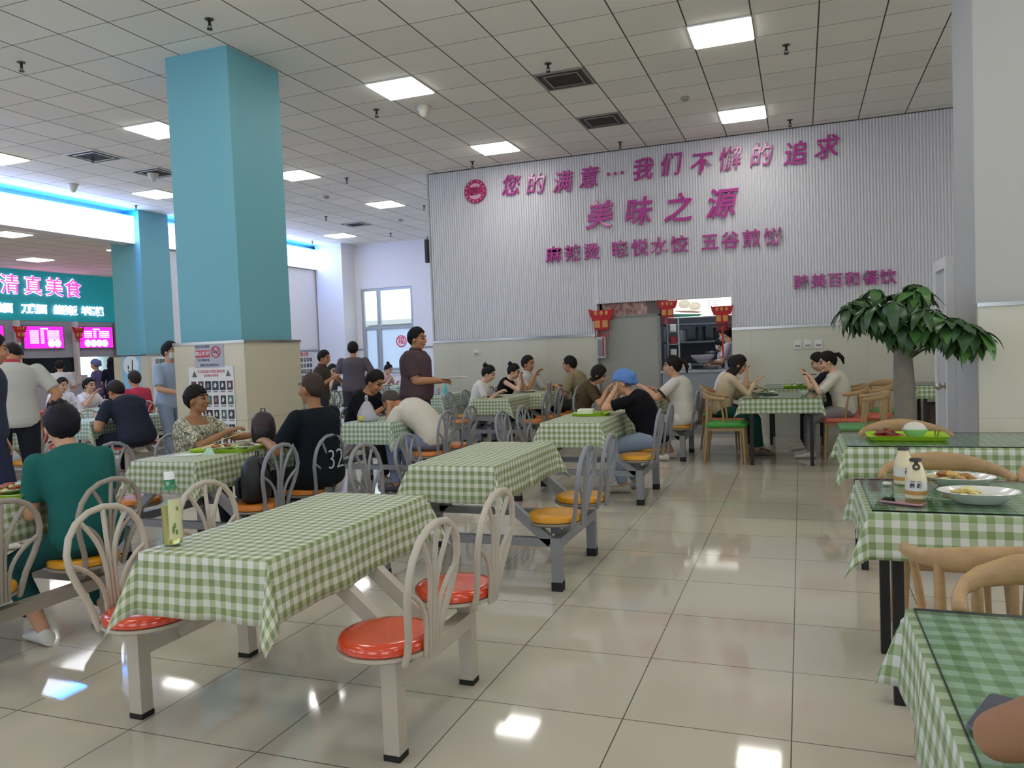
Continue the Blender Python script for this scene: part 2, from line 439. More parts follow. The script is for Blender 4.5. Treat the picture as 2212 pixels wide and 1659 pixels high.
# white door and frame against the white pillar
d = thing('door_1', 'white door frame standing against the white pillar behind the potted tree', None, (0, 0, 0)); d['kind'] = 'structure'
f = MB(); f.box(1.10, 7.11, 0, 1.16, 7.19, 2.03); f.box(1.10, 7.62, 0, 1.16, 7.72, 2.03); f.box(1.10, 7.19, 1.94, 1.16, 7.62, 2.03)
f.build('door_frame', m_pvc, d)
MB().box(1.12, 7.19, 0.01, 1.155, 7.62, 1.94).build('door_leaf', mat('door_grey', '#b9b9b8', .5), d)
k = MB(); k.tube([(1.12, 7.30, .97), (1.075, 7.30, .97)], [.014, .012]); k.ell((1.065, 7.30, .97), (.028, .03, .03)); k.lathe([(.032, 0), (.032, .008)], (0, 0, 0), 16, Matrix.Translation((1.12, 7.30, .97)) @ Matrix.Rotation(R(-90), 4, 'Y'))
k.build('door_handle', mat('knob_steel', '#b4aea6', .2, metal=1), d, 30)
st = struct(MB().box(1.161, 7.101, 0, 1.93, 7.74, 2.0).build('partition', m_offwhite))

# light box with its cyan strip over the side aisle
for nm, a, b, lb in (('near', -5.0, 12.09, 'long glowing white light box above the side aisle before the far blue pillar'), ('far', 12.88, 18.33, 'glowing white light box above the side aisle beyond the far blue pillar')):
    t = thing('light_box', lb, 'light box', (-12.55, (a + b) / 2, 3.83))
    L = (b - a) / 2
    MB().box(.14, -L, 0, .15, L, .50).build('glowing_face', m_lbox, t)
    MB().box(-.16, -L, -.012, .14, L, .53).build('casing', mat('casing_white', '#d8d8da', .6), t)
    MB().box(.152, -L, .505, .172, L, .53).build('led_strip', m_led, t)

# ceiling lights, vents, sprinklers
LX = {5: 'the aisle row', -1: 'the row before the emblem', -7: 'the row by the near pillar', -12: 'the row beside the light box'}
ORD = ['first', 'second', 'third', 'fourth', 'fifth', 'sixth', 'seventh', 'eighth']
lamp0 = None
def ceiling_lamp(x, y, z, lab, grp):
    global lamp0
    if lamp0 is None:
        lamp0 = thing('ceiling_light', lab, 'ceiling light', (x, y, z), 0, grp)
        MB().box(-.284, -.284, -.026, .284, .284, -.004).build('diffuser', m_panel, lamp0)
        f = MB()
        for a in ((-.30, -.30, .30, -.285), (-.30, .285, .30, .30), (-.30, -.285, -.285, .285), (.285, -.285, .30, .285)): f.box(a[0], a[1], -.016, a[2], a[3], -.001)
        f.build('frame', mat('lamp_frame', '#e6e6e2', .5), lamp0)
        return lamp0
    return dup(lamp0, (x, y, z), 0, lab, grp)
for ix, rn in LX.items():
    ys = [18, 13, 8, 3, -2, -7, -12] if ix < -2 else [8, 3, -2, -7, -12]
    for k, iy in enumerate(ys):
        ceiling_lamp(GX + .6 * (ix + .5), GY + .6 * (iy + .5), HC, 'square ceiling light panel, %s from the far end of %s' % (ORD[k], rn), 'ceiling light panels')
for iy in (3, -2, -7, -12): ceiling_lamp(GX + .6 * 11.5, GY + .6 * (iy + .5), HC, 'square white ceiling light panel above the white pillar side', 'ceiling light panels beyond the white pillar')
for k, (x, y) in enumerate(((-14.66, 11.17), (-17.6, 14.05), (-14.72, 14.08), (-17.6, 11.1), (-14.6, 8.1), (-17.6, 8.1), (-17.6, 17.0), (-14.66, 5.1), (-17.6, 5.1), (-14.66, 2.1))):  # last three panels are unseen, added to brighten the annexe
    ceiling_lamp(x, y, AC, ['square ceiling light panel nearest under the light box, over the side aisle', 'square ceiling light panel before the teal food stall sign', 'small sliver of ceiling light beside the far blue pillar', 'square ceiling light over the stall side, out past the picture edge', 'square ceiling light of the aisle outside the picture', 'square ceiling light of the stall row outside the picture', 'square ceiling light hidden behind the far blue pillar', 'square side aisle light far outside the picture', 'square stall row light far outside the picture', 'square side aisle light farthest outside the picture'][k], 'side aisle light panels')
m_vent = mat('vent_dark', '#2b2722', .6); m_ventf = mat('vent_frame', '#8b887d', .5)
def vent(x, y, lab, wide=True):
    t = thing('ceiling_vent', lab, 'air vent', (x, y, HC))
    a, b = (.27, .25)
    f = MB()
    for r0, r1, z in ((.29, .265, -.012), (.20, .185, -.016)):
        for q in ((-r0, -r0, r0, -r1), (-r0, r1, r0, r0), (-r0, -r1, -r1, r1), (r1, -r1, r0, r1)): f.box(q[0], q[1], z, q[2], q[3], -.001)
    f.build('frame', m_ventf if wide else m_pvc, t)
    MB().box(-.265, -.265, -.006, .265, .265, -.002).build('backing', m_vent, t)
    s = MB()
    for k in range(9):
        yy = -.16 + .04 * k; s.box(-.183, yy, -.012, .183, yy + .012, -.006)
    s.build('slats', mat('vent_slat', '#3d382f', .5), t)
gx = lambda i: GX + .6 * (i + .5)
gy = lambda i: GY + .6 * (i + .5)
vent(gx(2), gy(4), 'dark framed ceiling vent, the larger of two before the slogan wall')
vent(gx(2), gy(7), 'dark framed ceiling vent, the smaller of two before the slogan wall')
vent(gx(-10), gy(4), 'air vent with white louvres in the ceiling beside the near blue pillar', False)
vent(gx(-10), gy(6), 'air vent half hidden at the edge of the near blue pillar', False)
vent(gx(-10), gy(16), 'dark air vent in the ceiling near the far window', False)
spr0 = None
SPL = {0: 'above the right-hand aisle', 1: 'before the slogan wall', 2: 'between the pillar and the slogan wall', 3: 'over the near blue pillar', 4: 'in the middle of the far ceiling', 5: 'beside the light box'}
for i, x in enumerate((-0.08, -2.5, -4.93, -7.29, -9.68, -12.02)):
    for j, y in enumerate((5.8, 8.75, 11.8, 14.75, 17.62)):
        if (i < 3 and j > 2) or (i, j) in ((0, 0), (1, 0)): continue
        lab = 'small dark sprinkler head %s, %s from the viewer' % (SPL[i], ORD[j])
        if i == 1 and j == 1: y = 8.213
        if i == 0 and j == 1: y = 8.827
        if spr0 is None:
            spr0 = thing('sprinkler_head', lab, 'sprinkler', (x, y, HC), 0, 'ceiling sprinklers')
            b = MB(); b.lathe([(.04, -.006), (.04, 0)], n=16); b.build('rose', mat('sprinkler_rose', '#55524b', .5, metal=.4), spr0, 40)
            b = MB(); b.tube([(0, 0, -.004), (0, 0, -.05)], .013, 8); b.tube([(.012, 0, -.05), (.02, 0, -.07), (0, 0, -.085)], .004, 6); b.tube([(-.012, 0, -.05), (-.02, 0, -.07), (0, 0, -.085)], .004, 6); b.lathe([(.024, -.095), (.026, -.088), (.01, -.085)], n=14)
            b.build('head', mat('sprinkler_metal', '#2a2724', .45, metal=.5), spr0, 40)
        else: dup(spr0, (x, y, HC), 0, lab)
for x, y, lab in ((-1.295, 10.086, 'round smoke detector on the ceiling before the slogan wall'), (-8.5, 15.965, 'small round smoke detector on the ceiling near the far window'), (-8.452, 12.927, 'round smoke detector on the ceiling right of the near blue pillar')):
    t = thing('smoke_detector', lab, 'smoke detector', (x, y, HC), 0, 'smoke detectors')
    b = MB(); b.lathe([(.055, 0), (.06, -.012), (.052, -.03), (.03, -.045), (.01, -.048)], n=24); b.build('housing', mat('detector_grey', '#a09d92', .5), t, 40)
    b = MB(); b.lathe([(.038, -.0385), (.033, -.044)], n=20); b.build('sensor_ring', mat('detector_dark', '#565349', .6), t)
for x, y, lab in ((-4.353, 8.914, 'white cone-shaped antenna under the ceiling beside a light panel'), (-9.755, 9.96, 'white cone-shaped antenna under the ceiling left of the near blue pillar'), (-11.452, 9.918, 'white cone-shaped antenna under the ceiling close to the light box')):
    t = thing('ceiling_antenna', lab, 'antenna', (x, y, HC), 0, 'ceiling antennas')
    b = MB(); b.lathe([(.09, 0), (.085, -.015), (.05, -.10), (.03, -.13), (.012, -.137)], n=24); b.build('cone', mat('antenna_white', '#cdc9bb', .5), t, 50)
    b = MB(); b.lathe([(.1, 0), (.1, -.006)], n=24); b.build('base_plate', mat('antenna_plate', '#b8b4a6', .5), t)

# ------------------------------------------------------------------ lettering on the slogan wall
m_mag = mat('magenta_acrylic', '#b0308c', 0.3, coat=.3)
def letter_line(lab, chars, shear=0.0, ext=.018, bold=.006, sx=1.0):
    t = thing('wall_lettering', lab, 'wall lettering', (chars[0][1], WY - .045, chars[0][2]))
    for ch, x, z, size in chars:
        text('character', ch, size, m_mag, t, (x - chars[0][1], 0, z - chars[0][2]), (R(90), 0, 0), ext, bold, shear, sx)
    return t
xs = [-4.449, -4.02, -3.563, -3.122, -2.685, -2.259, -1.828, -1.376, -.953, -.509, -.032, .389]
zs = [4.105, 4.081, 4.061, 4.086, 4.215, 4.119, 4.14, 4.101, 4.12, 4.121, 4.084, 4.125]
letter_line('top line of magenta slogan characters on the ribbed wall', [(c, x, z, .36) for c, x, z in zip('您的满意…我们不懈的追求', xs, zs)], .18, .018, .003, .92)
letter_line('large magenta four-character heading in the middle of the ribbed wall', [(c, x, z, .46) for c, x, z in zip('美味之源', (-2.977, -2.359, -1.735, -1.099), (3.47, 3.469, 3.459, 3.466))], .2, .02, .008, .95)
xs = [-3.738, -3.409, -3.124, -2.65, -2.318, -2.057, -1.751, -1.257, -.971, -.663, -.355]
xs = [-3.74, -3.42, -3.11, -2.65, -2.33, -2.03, -1.72, -1.26, -.965, -.66, -.35]
letter_line('third line of magenta dish names above the kitchen hatch', [(c, x, 2.918, .275) for c, x in zip('麻辣烫晓悦水饺五谷煎饼', xs)], 0, .018, .0035)
letter_line('small magenta company name low on the ribbed wall above the potted tree', [(c, x, 2.228, .22) for c, x in zip('醉美百和餐饮', (.023, .258, .482, .71, .947, 1.173))], 0, .018, .002)
t = thing('round_emblem', 'round crimson emblem with a toothed rim left of the slogan', 'emblem', (-5.073, WY - .04, 4.10))
m_crim = mat('crimson_acrylic', '#b01c58', .35)
b = MB(); Mx = Matrix.Rotation(R(90), 4, 'X')
prof = []
for k in range(96):
    a = 2 * math.pi * k / 96; prof.append((a, .20 if k % 4 < 2 else .188))
outer = [Vector((r * math.cos(a), -.015, r * math.sin(a))) for a, r in prof]; inner = [Vector((.135 * math.cos(a), -.015, .135 * math.sin(a))) for a, r in prof]
ob_ = [Vector((p.x, .015, p.z)) for p in outer]; ib_ = [Vector((p.x, .015, p.z)) for p in inner]
b.rings([outer, inner, ib_, ob_, outer], cap=False)
b.build('toothed_ring', m_crim, t)
b = MB(); b.lathe([(.139, -.004), (.139, .004)], n=40, M=Mx); b.build('disc', mat('emblem_pale', '#d9a9bd', .5), t)
text('character', '醉', .15, m_crim, t, (-.06, -.012, -.005), (R(90), 0, 0), .006, .004)
text('character', '美', .15, m_crim, t, (.06, -.012, -.005), (R(90), 0, 0), .006, .004)
for k in range(14):
    a = R(110 + 320 * k / 13)
    b = MB(); c = Vector((.166 * math.cos(a), -.019, .166 * math.sin(a)))
    b.box(-.009, -.003, -.013, .009, .003, .013, Matrix.Translation(c) @ Matrix.Rotation(-a + R(90), 4, 'Y')); b.build('rim_mark', MATS['emblem_pale'], t)

# ------------------------------------------------------------------ kitchen hatch
m_kgrey = mat('sliding_panel', '#98978f', .45); m_kdark = mat('kitchen_wall', '#5c646e', .5)
KX0 = -2.06
sp = thing('sliding_panel', 'grey sliding panel closing the hatch doorway under the red lantern', 'panel', (-2.56, WY + .06, 0))
MB().box(-.47, -.02, .02, .48, .02, 1.87).build('leaf', m_kgrey, sp)
f = MB(); f.box(-.50, -.035, 0, -.47, .035, 1.89); f.box(.46, -.035, 0, .50, .035, 1.89); f.box(-.50, -.035, 1.87, .50, .035, 1.90); f.build('frame', mat('panel_frame', '#7b7a74', .4, metal=.4), sp)
k = struct(MB().box(HX0, WY + .05, 0, HX0 + .07, WY + .2, HZ1).build('wall_jamb', mat('jamb_grey', '#8f8e8a', .5)))
# steel counter
ct = thing('kitchen_counter', 'steel serving counter of the kitchen hatch', 'counter', (-1.51, WY + .1, 0))
MB().box(-.54, -.08, 0, .53, .35, .96).build('front', mat('counter_steel', '#8f959c', .4, metal=.4), ct)
MB().box(-.56, -.13, .96, .54, .5, .995).build('worktop', m_steel, ct)
b = MB(); b.box(-.56, .5, 0, .54, .52, .96); b.build('back_panel', m_steel, ct)
# kitchen room behind
kr = MB(); kr.box(-5.7, 15.6, 0, 3, 15.7, 3.0); kr.box(-5.7, 12.5, 3.0, 3, 15.7, 3.1); kr.box(-5.75, 12.47, 0, -5.65, 15.7, 3.0); kr.box(2.9, 12.47, 0, 3.0, 15.7, 3.0)
struct(kr.build('wall_kitchen', m_kdark))
for x in (-2.0, ):
    t = thing('kitchen_lamp', 'bright ceiling lamp inside the kitchen', 'lamp', (x, 13.2, 2.99))  # unseen lamp added to light the kitchen interior
    MB().box(-.3, -.15, -.05, .3, .15, -.03).build('diffuser', mat('kitchen_glow', '#f2f6ff', .5, emit=26), t)
    MB().box(-.32, -.17, -.03, .32, .17, 0).build('casing', m_pvc, t)
# menu light box and food poster over the hatch
mb_ = thing('menu_light_box', 'lit menu light box with two white dumplings above the kitchen hatch', 'light box', (-1.46, WY + .04, 1.95))
MB().box(-.47, 0, -.13, .48, .06, .14).build('lit_face', mat('menu_glow', '#eef1ea', .5, emit=1.1), mb_)
b = MB()
for x0, x1, z0, z1 in ((-.48, .49, .14, .155), (-.48, .49, -.145, -.13), (-.485, -.47, -.145, .155), (.48, .495, -.145, .155)): b.box(x0, -.006, z0, x1, .07, z1)
b.build('frame', m_steel, mb_)
for x, z in ((-.22, .07), (-.06, .03)):
    b = MB(); b.lathe([(.001, -.013), (.05, -.010), (.088, -.004), (.09, 0)], n=24, M=Matrix.Translation((x, -.001, z)) @ Matrix.Rotation(R(-90), 4, 'X') @ Matrix.Scale(.75, 4, (0, 1, 0)) @ Matrix.Scale(-1, 4, (0, 0, 1)))
    b.build('dumpling_picture', mat('dumpling_white', '#eee8d2', .6, emit=.35), mb_, 'all')
MB().prism([(-.42, -.02), (-.1, -.035), (.05, -.06), (-.02, -.075), (-.28, -.055)], -.004, -.001).build('spoon_picture', mat('spoon_tan', '#cfa487', .6), mb_)
MB().prism([(-.46, -.125), (0, -.125), (.05, -.095), (-.46, -.07)], -.004, -.001).build('green_band', mat('menu_green', '#3f9b86', .5), mb_)
for k in range(6): 
    MB().box(.13, -.003, .10 - .035 * k, .13 + (.14 if k % 2 else .2), -.001, .108 - .035 * k).build('menu_line', mat('menu_grey', '#b9bcb8', .6), mb_)
pm = thing('food_poster', 'dim red poster of meat dishes above the sliding panel', 'poster', (-2.56, WY + .05, 2.0))
m_meat = mat('meat_print', '#8a5148', .5); nt = NT(m_meat)
v = nt.n('ShaderNodeTexVoronoi'); v.inputs['Scale'].default_value = 14; tc = nt.n('ShaderNodeTexCoord'); nt.l(tc.outputs['Object'], v.inputs['Vector'])
nt.l(nt.mix(v.outputs['Distance'], lin('#6b2f2a'), lin('#c9a596')), nt.b.inputs['Base Color'])
MB().box(-.47, 0, -.10, .30, .05, .095).build('print', m_meat, pm)
MB().box(.30, -.005, -.10, .50, .05, .095).build('blank_end', mat('poster_brown', '#6d655e', .6), pm)
# shelves and vessels inside the kitchen
sh = thing('kitchen_shelf', 'dark storage shelf along the back wall of the kitchen', 'shelf', (-1.5, 14.9, 0))
for z in (.5, 1.0, 1.42, 1.75): MB().box(-.9, -.2, z, .9, .25, z + .03).build('board', mat('shelf_steel', '#6f767f', .4, metal=.5), sh)
for x in (-.88, .88): MB().box(x - .02, -.2, 0, x + .02, -.16, 2.0).build('upright', MATS['shelf_steel'], sh)
pots = []
for k, (x, z, r, h, c, lab) in enumerate(((-2.1, 1.45, .10, .2, '#9aa0a8', 'steel pot at the left end of the kitchen shelf'), (-1.75, 1.45, .09, .25, '#4b5560', 'dark jar on the kitchen shelf beside the steel pot'), (-1.42, 1.45, .1, .22, '#40474f', 'dark round canister in the middle of the kitchen shelf'), (-1.1, 1.45, .09, .24, '#565d66', 'dark canister towards the right end of the kitchen shelf'), (-1.55, 1.03, .13, .2, '#5e6873', 'wide grey stock pot on the lower kitchen shelf'))):
    t = thing('storage_pot', lab, 'pot', (x, 14.9, z), 0, 'vessels on the kitchen shelf')
    b = MB(); b.lathe([(r * .9, 0), (r, .02), (r, h), (r * .94, h + .005)], n=24); b.build('body', mat('pot' + c, c, .35, metal=.5), t, 40)
    b = MB(); b.lathe([(r * 1.02, h + .003), (r, h + .018), (.015, h + .03), (.015, h + .05)], n=24); b.build('lid', m_steel, t, 40)
pr = thing('plate_rack', 'narrow post rack with white bottles and red packs beside the hatch opening', 'rack', (-1.95, WY + .6, 0))
for x in (-.09, .09): MB().box(x - .012, -.012, 0, x + .012, .012, 1.86).build('post', m_steel, pr)
for z in (1.0, 1.2, 1.4, 1.6): MB().box(-.09, -.08, z, .09, .08, z + .012).build('tray', m_steel, pr)
for z, c, lab in ((1.012, '#b33a3a', 'red packet on the lowest shelf of the post rack'), (1.212, '#d9d9d6', 'white bottle on the second shelf of the post rack'), (1.412, '#a8323c', 'red packet on the third shelf of the post rack'), (1.612, '#e3e3df', 'white bottle on the top shelf of the post rack')):
    b = MB(); b.rbox((-1.95, WY + .6, z + .06), (.1, .09, .12), .02); tag(b.build('packet', mat('pk' + c, c, .5)), lab, 'packet', 'packets on the post rack')
b = thing('colander', 'translucent white colander bowl held over the hatch counter', 'colander', (-1.46, WY + .35, 1.09))
q = MB(); q.lathe([(.06, 0), (.10, .03), (.17, .10), (.185, .13), (.19, .132), (.178, .128), (.095, .036), (.055, .006)], n=32); q.build('bowl', mat('colander_white', '#cbc6d6', .4), b, 60)
q = MB()
for k in range(24):
    a = 2 * math.pi * k / 24; q.box(-.003, -.004, -.03, .003, .004, .03, Matrix.Translation((.139 * math.cos(a), .139 * math.sin(a), .062)) @ Matrix.Rotation(a, 4, 'Z') @ Matrix.Rotation(R(42), 4, 'Y'))
q.build('slots', mat('colander_slot', '#8f8a9e', .5), b)
b = thing('plate_stack', 'stack of white plates on the hatch counter', 'plates', (-1.3, WY + .22, .995))
for k in range(4): 
    q = MB(); q.lathe([(.05, .012 * k), (.11, .02 + .012 * k), (.115, .022 + .012 * k), (.05, .006 + .012 * k)], n=24); q.build('plate', m_pvc, b, 50)
b = MB(); b.rbox((-1.72, WY + .25, 1.045), (.2, .14, .1), .02); tag(b.build('steel_pan', m_steel, None, 30), 'small steel pan on the hatch counter', 'pan')

# red festival ornaments
m_silk = mat('red_silk', '#b0151f', .6); m_gold = mat('gold_print', '#c98d4c', .5)
def ornament(x, y, z, lab, sc=1.0, tail=.25, rz=0):
    t = thing('festival_ornament', lab, 'ornament', (x, y, z), rz, 'red festival ornaments')
    b = MB()
    b.rbox((0, 0, .05), (.26 * sc, .05, .13 * sc), .01); b.rbox((0, -.004, -.07 * sc), (.19 * sc, .06, .15 * sc), .01)
    for sx in (-1, 1): b.prism([(sx * .13 * sc, .11 * sc), (sx * .165 * sc, .13 * sc), (sx * .15 * sc, .05 * sc), (sx * .125 * sc, 0)], -.02, .02)
    b.build('silk_body', m_silk, t)
    for sx in (-.05, .05): MB().rbox((sx * sc, -.037, -.07 * sc), (.07 * sc, .008, .09 * sc), .01).build('gold_mark', m_gold, t)
    for sx in (-.07, 0, .07): MB().ell((sx * sc, -.03, .07 * sc), (.022 * sc, .008, .03 * sc), nu=10, nv=6).build('gold_bead', m_gold, t)
    b = MB()
    for j in range(7):
        x_ = (-.08 + .0267 * j) * sc; b.tube([(x_, 0, -.14 * sc), (x_ * 1.1, .004, -.20 * sc), (x_ * 1.05, 0, -.25 * sc)], .006, 6)
    b.build('fringe', m_silk, t)
    if tail:
        b = MB(); b.box(-.012, -.01, -.24 * sc - tail, .012, .01, -.2 * sc); b.build('ribbon', mat('ribbon_red', '#c01f2a', .6), t)
ornament(-2.97, WY - .08, 1.86, 'red festival ornament with gold marks above the alarm box', 1.25, .05)
ornament(-1.93, WY - .05, 1.97, 'red festival ornament in the middle above the hatch', .95, 0)
ornament(-1.11, WY - .06, 1.84, 'red festival ornament with a long ribbon at the hatch end by the cook', 1.0, .42)
al = thing('alarm_box', 'narrow grey fire hose box with a red edge beside the sliding panel', 'box', (-2.99, WY - .07, 1.40))
MB().rbox((0, 0, 0), (.14, .10, .34), .01).build('case', mat('alarm_grey', '#b4b4b2', .4), al)
MB().box(-.045, -.056, -.14, .03, -.05, .13).build('glass', mat('alarm_dark', '#76706e', .2), al); MB().box(.03, -.058, -.14, .055, -.05, .16).build('red_edge', mat('alarm_red', '#9b2430', .4), al)
for k, (x, lab) in enumerate(((-.047, 'white wall socket, first of three by the potted tree'), (.094, 'white wall socket in the middle of three by the potted tree'), (.239, 'white wall socket closest to the potted tree'), (-5.166, 'white wall socket alone low on the slogan wall beyond the tables'))):
    t = thing('wall_socket', lab, 'socket', (x, WY - .05, 1.328 if k < 3 else 1.39), 0, 'wall sockets')
    MB().rbox((0, 0, 0), (.11, .02, .13 if k < 3 else .09), .01).build('plate', mat('socket_white', '#d7d5cf', .4), t)
    b = MB(); b.box(-.035, -.014, -.03, .035, -.0105, .0); b.build('socket_holes', mat('socket_grey', '#8d8a84', .5), t)
b = thing('wall_speaker', 'slim dark speaker on the edge of the ribbed wall', 'speaker', (-6.03, WY - .02, 3.18))
MB().rbox((0, 0, 0), (.07, .09, .40), .02).build('case', m_black, b); MB().box(-.01, -.02, .2, .01, .05, .26).build('bracket', m_steel, b)
# ------------------------------------------------------------------ food stall along the left side
SXW = -19.7
stall = struct(MB().box(-19.85, -5.0, 2.73, SXW + .02, 19.0, AC).build('wall_stall', mat('teal_board', '#15929c', .5, emit=.22)))  # faint emission put into the teal to brighten a dark board
def ytext(ch, y, z, size, m, parent, ext=.02, bold=.01): return text('character', ch, size, m, parent, (.03, y, z), (R(90), 0, R(90)), ext, bold)
m_glow = mat('white_glow', '#f3e6ff', .5, emit=1.1); m_pinkglow = mat('pink_glow', '#ff4fb0', .5, emit=.8)
t = thing('stall_lettering', 'glowing pink four-character heading on the teal stall sign', 'sign lettering', (SXW + .03, 0, 0))
for ch, y in zip('清真美食', (14.88, 15.55, 16.20, 16.80)):
    a = ytext(ch, y, 3.64, .56, m_glow, t, .01, .016); a.name = 'halo'
    b = ytext(ch, y, 3.64, .56, m_pinkglow, t, .03, .0)
t = thing('stall_lettering', 'small glowing white dish names on the teal stall sign', 'sign lettering', (SXW + .03, 0, 0))
for wd, y in (('拉面', 14.55), ('刀削面', 15.55), ('盖浇饭', 16.52), ('羊汤馍', 17.42)): 
    for k, ch in enumerate(wd): ytext(ch, y + .25 * (k - (len(wd) - 1) / 2) + (.12 if len(wd) == 2 else 0), 3.03, .27, m_glow, t, .012, .012)
struct(MB().box(-19.85, -5, 1.70, SXW, 19.0, 2.73).build('trim_1', mat('stall_metal', '#a4a9b8', .4, metal=.1)))
struct(MB().box(-19.85, -5, 0, SXW + .1, 19.0, .93).build('wall_counter', mat('stall_counter', '#b4b8c4', .35, metal=.1)))
struct(MB().box(-21.5, -5, 0, -21.4, 19, 2.6).build('wall_stall_back', mat('stall_dark', '#4a4c52', .6)))
struct(MB().box(-21.5, -5, 2.6, -19.8, 19, 2.7).build('ceiling_stall', m_white))
struct(MB().box(-19.75, 18.15, 0, -19.6, 19.0, 2.73).build('trim_2', m_steel))
m_screen = mat('magenta_screen', '#ff1fd0', .4, emit=1.3); m_sline = mat('screen_text', '#ffd9f6', .5, emit=1.3)
for k, (y0, y1, lab) in enumerate(((13.2, 14.62, 'magenta menu screen cut by the picture edge on the stall'), (15.2, 16.39, 'magenta menu screen in the middle of the stall'), (16.93, 18.08, 'magenta menu screen beside the far blue pillar'))):
    t = thing('menu_screen', lab, 'screen', (SXW + .03, (y0 + y1) / 2, 2.27), 0, 'magenta menu screens'); L = (y1 - y0) / 2
    MB().box(0, -L, -.30, .03, L, .30).build('display', m_screen, t)
    MB().box(-.02, -L - .03, -.33, .025, L + .03, .33).build('bezel', mat('bezel_grey', '#6d6f7c', .4), t)
    b = MB()
    for r in range(7):
        for c, w_ in ((-.72, .26), (-.18, .1), (.16, .26), (.62, .1)):
            if k == 2 and r > 3: continue
            if k == 1 and r > 4 and c > 0: continue
            z = .16 - .055 * r; b.box(.03, L * c, z, .033, L * c + w_, z + .03)
    b.box(.03, -.12, .22, .033, .12, .26); b.build('menu_text', m_sline, t)
    q = MB()
    for y in ((.35, .68) if k == 1 else (-.55, -.2, .15, .5)): q.lathe([(.11, 0), (.11, .004)], n=20, M=Matrix.Translation((.031, y * L, -.17)) @ Matrix.Rotation(R(90), 4, 'Y'))
    q.build('dish_picture', m_sline, t)
for y, lab in ((14.98, 'red paper ornament on the stall front, the one nearer the picture edge'), (16.77, 'red paper ornament on the stall front between two magenta screens')):
    ornament(SXW + .2, y, 2.42, lab, 1.15, 0, R(90))
    struct(MB().box(SXW, y - .04, .93, SXW + .16, y + .04, 2.72).build('trim_post', m_pvc))
b = thing('service_window', 'bright lit window panel in the stall opening beside the far blue pillar', 'window panel', (-21.36, 18.62, 1.45))
MB().box(0, -.42, -.5, .02, .42, .5).build('lit_pane', mat('stall_glow', '#d4fbff', .5, emit=1.5), b); MB().box(-.01, -.46, -.54, .015, .46, .54).build('frame', m_steel, b)
for y, h, c, lab in ((16.6, .35, '#d8d8d6', 'white box on the stall counter under the middle screen'), (17.0, .25, '#c9cbd0', 'pale box on the stall counter beside the bright window panel'), (17.3, .16, '#3a3a40', 'dark payment box on the stall counter')):
    b = MB(); b.rbox((SXW - .05, y, .93 + h / 2), (.2, .26, h), .02); tag(b.build('counter_box', mat('cb' + c, c, .5)), lab, 'box')

# ------------------------------------------------------------------ notices on the pillars
m_paper = mat('poster_paper', '#d8d8d8', .6); m_ink = mat('poster_ink', '#2c2d36', .6); m_redink = mat('poster_red', '#c23a44', .6)
def photo_grid(t, W_, H_, rows, cols, seed, ztop):
    rnd = random.Random(seed); b = MB()
    pal = [mat('ph' + c, c, .6) for c in ('#23242c', '#3b3f46', '#2c3a46', '#5a3433', '#466a56', '#7d8287', '#c9c9c6')]
    cw = W_ / cols; rh = (ztop + H_ / 2 - .02) / rows
    for r in range(rows):
        for c in range(cols):
            x = -W_ / 2 + cw * (c + .5); z = ztop - rh * (r + .42)
            w_ = cw * rnd.uniform(.3, .44); h_ = rh * .31
            b.m = rnd.choice((0, 0, 1, 2, 3, 4)) if r != 3 else rnd.choice((4, 4, 0, 1)); b.box(x - w_, -.003, z - h_, x + w_, 0, z + h_)
            b.m = rnd.choice((5, 6)); b.prism([(x - w_ * .6, z - h_ * .3), (x - w_ * .1, z + h_ * .7), (x + w_ * .5, z + h_ * .2), (x + w_ * .2, z - h_ * .5)], -.0045, -.0031)
            b.m = 5; b.box(x - cw * .3, -.002, z - h_ - .022, x + cw * .3, 0, z - h_ - .010)
    b.build('photo_grid', pal, t)
t = thing('no_smoking_notice', 'grey no-smoking notice taped high on the near pillar', 'notice', (-5.562, 6.276, 1.475))
MB().box(-.178, 0, -.126, .178, .004, .122).build('sheet', mat('notice_grey', '#a9acb8', .5), t)
MB().box(-.165, -.003, -.02, .01, 0, .05).build('red_band', m_redink, t)
text('lettering', '禁止吸烟', .044, m_paper, t, (-.078, -.004, .015), (R(90), 0, 0), .0005, .001)
text('lettering', '室内公共场所', .03, m_ink, t, (-.078, -.002, .085), (R(90), 0, 0), .0005)
text('lettering', '禁止吸烟区域', .024, m_ink, t, (-.07, -.002, -.05), (R(90), 0, 0), .0005)
text('lettering', '爱国卫生运动委员会', .026, m_ink, t, (0, -.002, -.1), (R(90), 0, 0), .0005)
b = MB(); b.lathe([(.058, 0), (.058, .004), (.048, .004), (.048, 0)], n=32, M=Matrix.Translation((.087, -.001, .03)) @ Matrix.Rotation(R(90), 4, 'X'), cap=False); b.box(-.05, -.003, -.006, .05, 0, .006, Matrix.Translation((.087, -.001, .03)) @ Matrix.Rotation(R(40), 4, 'Y')); b.build('ban_symbol', m_redink, t)
b = MB(); b.box(.055, -.003, .022, .11, 0, .034); b.tube([(.112, -.002, .036), (.118, -.002, .05), (.11, -.002, .062)], .003, 6); b.build('cigarette_symbol', m_ink, t)
t = thing('sorting_poster', 'tall white poster with rows of small photographs on the near pillar', 'poster', (-5.548, 6.277, .96))
MB().box(-.285, 0, -.62, .275, .003, .40).build('sheet', m_paper, t)
text('lettering', '生活垃圾分类投放指南', .034, m_redink, t, (0, -.002, .35), (R(90), 0, 0), .0005)
text('lettering', '请正确分类投放', .026, m_redink, t, (0, -.002, .31), (R(90), 0, 0), .0005)
b = MB()
for x in (-.21, .21): b.prism([(x - .03, .30), (x + .03, .30), (x, .36)], -.003, 0)
b.build('recycle_symbol', mat('poster_olive', '#5d6152', .6), t)
